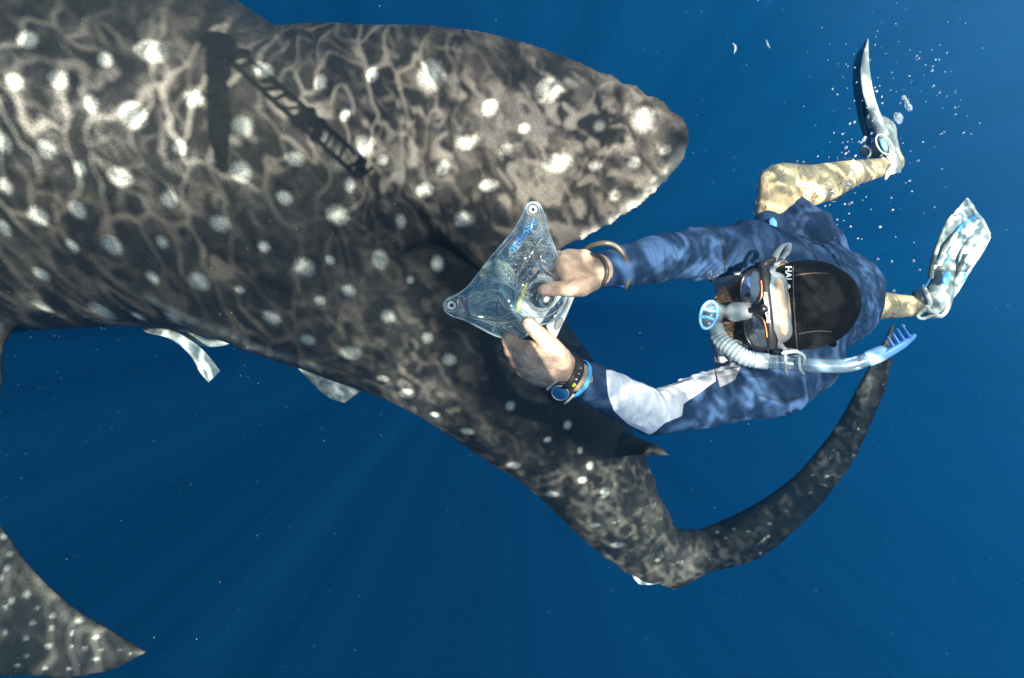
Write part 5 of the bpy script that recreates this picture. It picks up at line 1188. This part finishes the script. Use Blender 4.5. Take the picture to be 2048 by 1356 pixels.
# ------------------------------------------------------------------ bubbles, small fish, drifting specks
def build_small():
    bmat = clear('air_bubble', (.97, .99, 1.0), (.8, .9, 1.0), .12, .03, 1.5, ior=1.6)
    V, F = ellipsoid(np.zeros(3), np.eye(3), 8, 14)
    me = bpy.data.meshes.new('air_bubble'); me.from_pydata([tuple(v) for v in V], [], F); me.update(); me.materials.append(bmat)
    me.polygons.foreach_set('use_smooth', [True] * len(me.polygons))
    r = np.random.default_rng(21); L_ = []
    def z3(zx, zy): return (1480 + zx * .4573, 60 + zy * .4573)
    marks = [(403,260,5),(425,282,4),(463,150,3),(470,160,4),(620,292,4),(598,268,5),(590,252,4),(585,290,4),(622,320,4),(480,410,5),(500,403,6),(448,455,4),(462,515,7),(462,540,5),(474,532,4),(410,450,3),(540,480,8),(530,492,5),(520,488,4),
             (546,470,6),(575,452,5),(663,405,6),(672,422,5),(612,862,6),(667,787,5),(742,660,5),(752,706,4),(780,572,4),(745,530,3),(318,695,5),(343,703,5),(365,722,5),(380,712,5),(403,706,6),(418,712,5),(388,690,4),(452,670,5),(468,674,7),(480,677,7),(320,772,8),
             (476,762,7),(486,756,7),(458,762,5),(476,803,5),(425,830,4),(375,832,5),(483,860,5),(414,908,5),(445,898,4),(372,770,4),(310,852,5),(515,912,4),(600,1003,6),(662,1013,6),(758,1010,6),(784,1050,5),(671,1142,6),(550,1003,4),(550,1026,4),(558,1046,3),
             (650,1183,5),(704,1200,5),(713,1295,6),(845,246,5),(872,275,4),(905,290,3),(940,340,4),(942,370,4),(880,455,5),(892,446,4),(978,450,5),(1010,455,3),(1047,408,3),(840,178,5),(842,160,4),(855,130,4),(772,115,4),(782,125,4),(838,88,3),(905,100,3),(870,130,4),
             (800,490,4),(848,776,4),(662,735,4),(882,608,3),(340,553,4),(250,573,4),(278,577,4),(432,580,4),(480,592,4),(505,550,4),(495,566,3),(555,290,4),(560,270,3),(597,350,4),(605,385,5),(578,398,4),(588,345,4),(560,375,4),(556,340,3),(610,245,3),(568,132,3),(500,310,3),
             (510,228,3),(502,165,3),(590,65,3),(592,30,3),(600,5,3),(640,410,3),(700,320,4),(680,905,3),(760,930,3),(640,560,4)]
    for zx, zy, q in marks: L_.append((*z3(zx, zy), q * .46))
    for k in range(110):
        cx, cy, sx_, sy = [(1790, 230, 60, 90), (1700, 290, 40, 60), (1690, 440, 50, 80), (1860, 150, 60, 60), (1745, 150, 60, 60)][k % 5]
        L_.append((cx + r.normal(0, sx_), cy + r.normal(0, sy), .7 + .6 * r.random()))
    first = True
    for (x, y, q) in L_:
        d = 2.0 + .25 * r.random()
        if 1540 < x < 1780 and 320 < y < 400: d = 1.92
        o = bpy.data.objects.new('air_bubble', me); COL.objects.link(o); o.location = PW(x, y, d); s = q * d / FOC * 1.15; o.scale = (s * (.85 + .3 * r.random()), s, s * (.85 + .3 * r.random()))
        o['label'] = 'tiny round air bubble drifting round the kicking legs and swim fins'; o['category'] = 'bubble'; o['group'] = 'small air bubbles round the swim fins'
    for (x, y, a, b, rot, lab) in ((1817, 211, 6, 13, .55, 'large flattened air bubble, upper of the pair right of the edge-on fin'), (1797, 237, 8, 12, .5, 'large ragged air bubble, lower of the pair right of the edge-on fin'), (1808, 195, 5, 5, 0, 'round air bubble touching the top of the large flattened bubble')):
        d = 2.15; s = d / FOC; e1 = np.array([math.cos(rot), math.sin(rot), 0]); e2 = np.array([-math.sin(rot), math.cos(rot), 0]) * -1
        e2 = np.array([-math.sin(rot), math.cos(rot), 0]); Vb, Fb = ellipsoid(P(x, y, d), [e1 * a * s, e2 * b * s, np.array([0, 0, a * s * .7])], 18, 28)
        Nn = Vb - P(x, y, d); Vb = Vb + Nn * ((noise3(Vb, 90) - .5) * .55)[:, None]
        tag(mesh_obj('air_bubble', Vb, Fb, clear('large_bubble', (.95, .98, 1.0), (.75, .85, .95), .28, .05, 1.6, .6, 120)), lab, 'bubble')
    wf = simple('pale_fish_skin', (.75, .78, .75), .3, .5)
    a = tube([P(1466, 87, 1.9), P(1470, 92, 1.9), P(1470.5, 99, 1.9), P(1468, 107, 1.9)], [.0016, .0035, .003, .0008], 16, 8)
    tag(mesh_obj('tiny_fish', *a, wf), 'tiny pale curved fish in open water, nearer the big dorsal fin', 'fish', 'two tiny pale fish')
    a = tube([P(1532, 79, 1.9), P(1534, 85, 1.9), P(1536, 91, 1.9), P(1540, 96, 1.9)], [.0008, .0028, .0032, .001], 16, 8)
    tag(mesh_obj('tiny_fish', *a, wf), 'tiny pale fish in open water, nearer the edge-on swim fin', 'fish', 'two tiny pale fish')
    # drifting specks
    n = 1300; d = .35 + 2.2 * r.random(n) ** .8; x = r.random(n) * 2300 - 130; y = r.random(n) * 1600 - 120
    extra = 300; x[:extra] = np.abs(r.normal(0, 330, extra)); y[:extra] = 620 + r.normal(0, 190, extra); d[:extra] = .4 + 1.0 * r.random(extra)
    C = np.array([P(a_, b_, c_) for a_, b_, c_ in zip(x, y, d)]); s = (.35 + .55 * r.random(n) ** 3) * d / FOC * .62
    T = np.array([[1, 1, 1], [1, -1, -1], [-1, 1, -1], [-1, -1, 1]], float)
    Vt = (C[:, None, :] + T[None] * s[:, None, None]).reshape(-1, 3); F = (np.arange(n)[:, None, None] * 4 + np.array([[0, 1, 2], [0, 3, 1], [0, 2, 3], [1, 3, 2]])[None]).reshape(-1, 3)
    o = mesh_obj('plankton_specks', Vt, F, simple('pale_speck', (.62, .60, .50), .6, var=.1), smooth=False); o['kind'] = 'stuff'; o['label'] = 'fine pale specks drifting in the sea water'
build_small()

# ------------------------------------------------------------------ the photographer and the camera rig behind the lens, whose shadows fall on the shark
def build_photographer():
    t = thing('camera_rig', (-.2, .2, .2), 'underwater camera housing with a long perforated strobe arm behind the lens', 'camera rig')
    m = simple('black_anodised_metal', (.02, .02, .022), .4, .5)
    mesh_obj('housing', *box(np.array([-.055, .03, .16]), [np.array([.055, 0, 0]), np.array([0, .05, 0]), np.array([0, 0, .07])]), m, t)
    z = .70; rails = []
    a = np.array([-.39, .36, z]); b = np.array([-.72, .655, z]); ax = unit(b - a); sd = np.array([ax[1], -ax[0], 0])
    for s in (-1, 1): rails.append(tube([a + sd * s * .024, b + sd * s * .021], .0075, 8, 8))
    kr = np.random.default_rng(8)
    for k in range(13): 
        q = a + (b - a) * (k + kr.normal(0, .18)) / 12; rails.append(tube([q - sd * .022, q + sd * .022 + ax * kr.normal(0, .012)], .004 + .018 * kr.random() ** 2, 4, 8))
    mesh_obj('perforated_arm', *join(*rails), m, t)
    mesh_obj('lower_arm', *tube([a + np.array([.0, .0, .22]), a], .018, 6, 10), m, t)
    mesh_obj('strobe_head', *ellipsoid(np.array([-.765, .69, z]), [np.array([.042, 0, 0]), np.array([0, .036, 0]), np.array([0, 0, .08])], 12, 20), m, t)
    fl = [tube([np.array([-.757, .66, z + .03]), np.array([-.750, .59, z + .03])], .029, 6, 14), tube([np.array([-.748, .555, z + .03]), np.array([-.742, .47, z + .03]), np.array([-.735, .33, z + .05])], [.024, .028, .012], 10, 14)]
    mesh_obj('float_arm', *join(*fl), m, t)
    r = thing('person', (.2, -.1, .5), 'photographer floating behind the camera, out of the picture', 'person')
    S = [tube([np.array([.36, -.46, .38]), np.array([.44, -.52, .42]), np.array([.54, -.56, .46])], [.12, .14, .12], 12, 18), ellipsoid(np.array([.30, -.40, .32]), np.eye(3) * .095)]
    S += [tube([np.array([.34, -.48, .4]), np.array([.04, -.36, .34]), np.array([-.07, -.02, .2])], [.05, .035, .025], 12, 12), tube([np.array([.42, -.42, .4]), np.array([.20, -.34, .32]), np.array([-.02, .02, .2])], [.05, .032, .02], 12, 12)]
    S += [tube([np.array([.54, -.56, .46]), np.array([.58, -.50, .60]), np.array([.56, -.56, .74])], [.10, .07, .045], 12, 12), tube([np.array([.50, -.58, .46]), np.array([.50, -.62, .60]), np.array([.50, -.58, .74])], [.10, .07, .045], 12, 12)]
    v, q = fuse(S, .012, 4); mesh_obj('body', v, q, simple('dark_wetsuit', (.03, .035, .05), .6), r)
build_photographer()
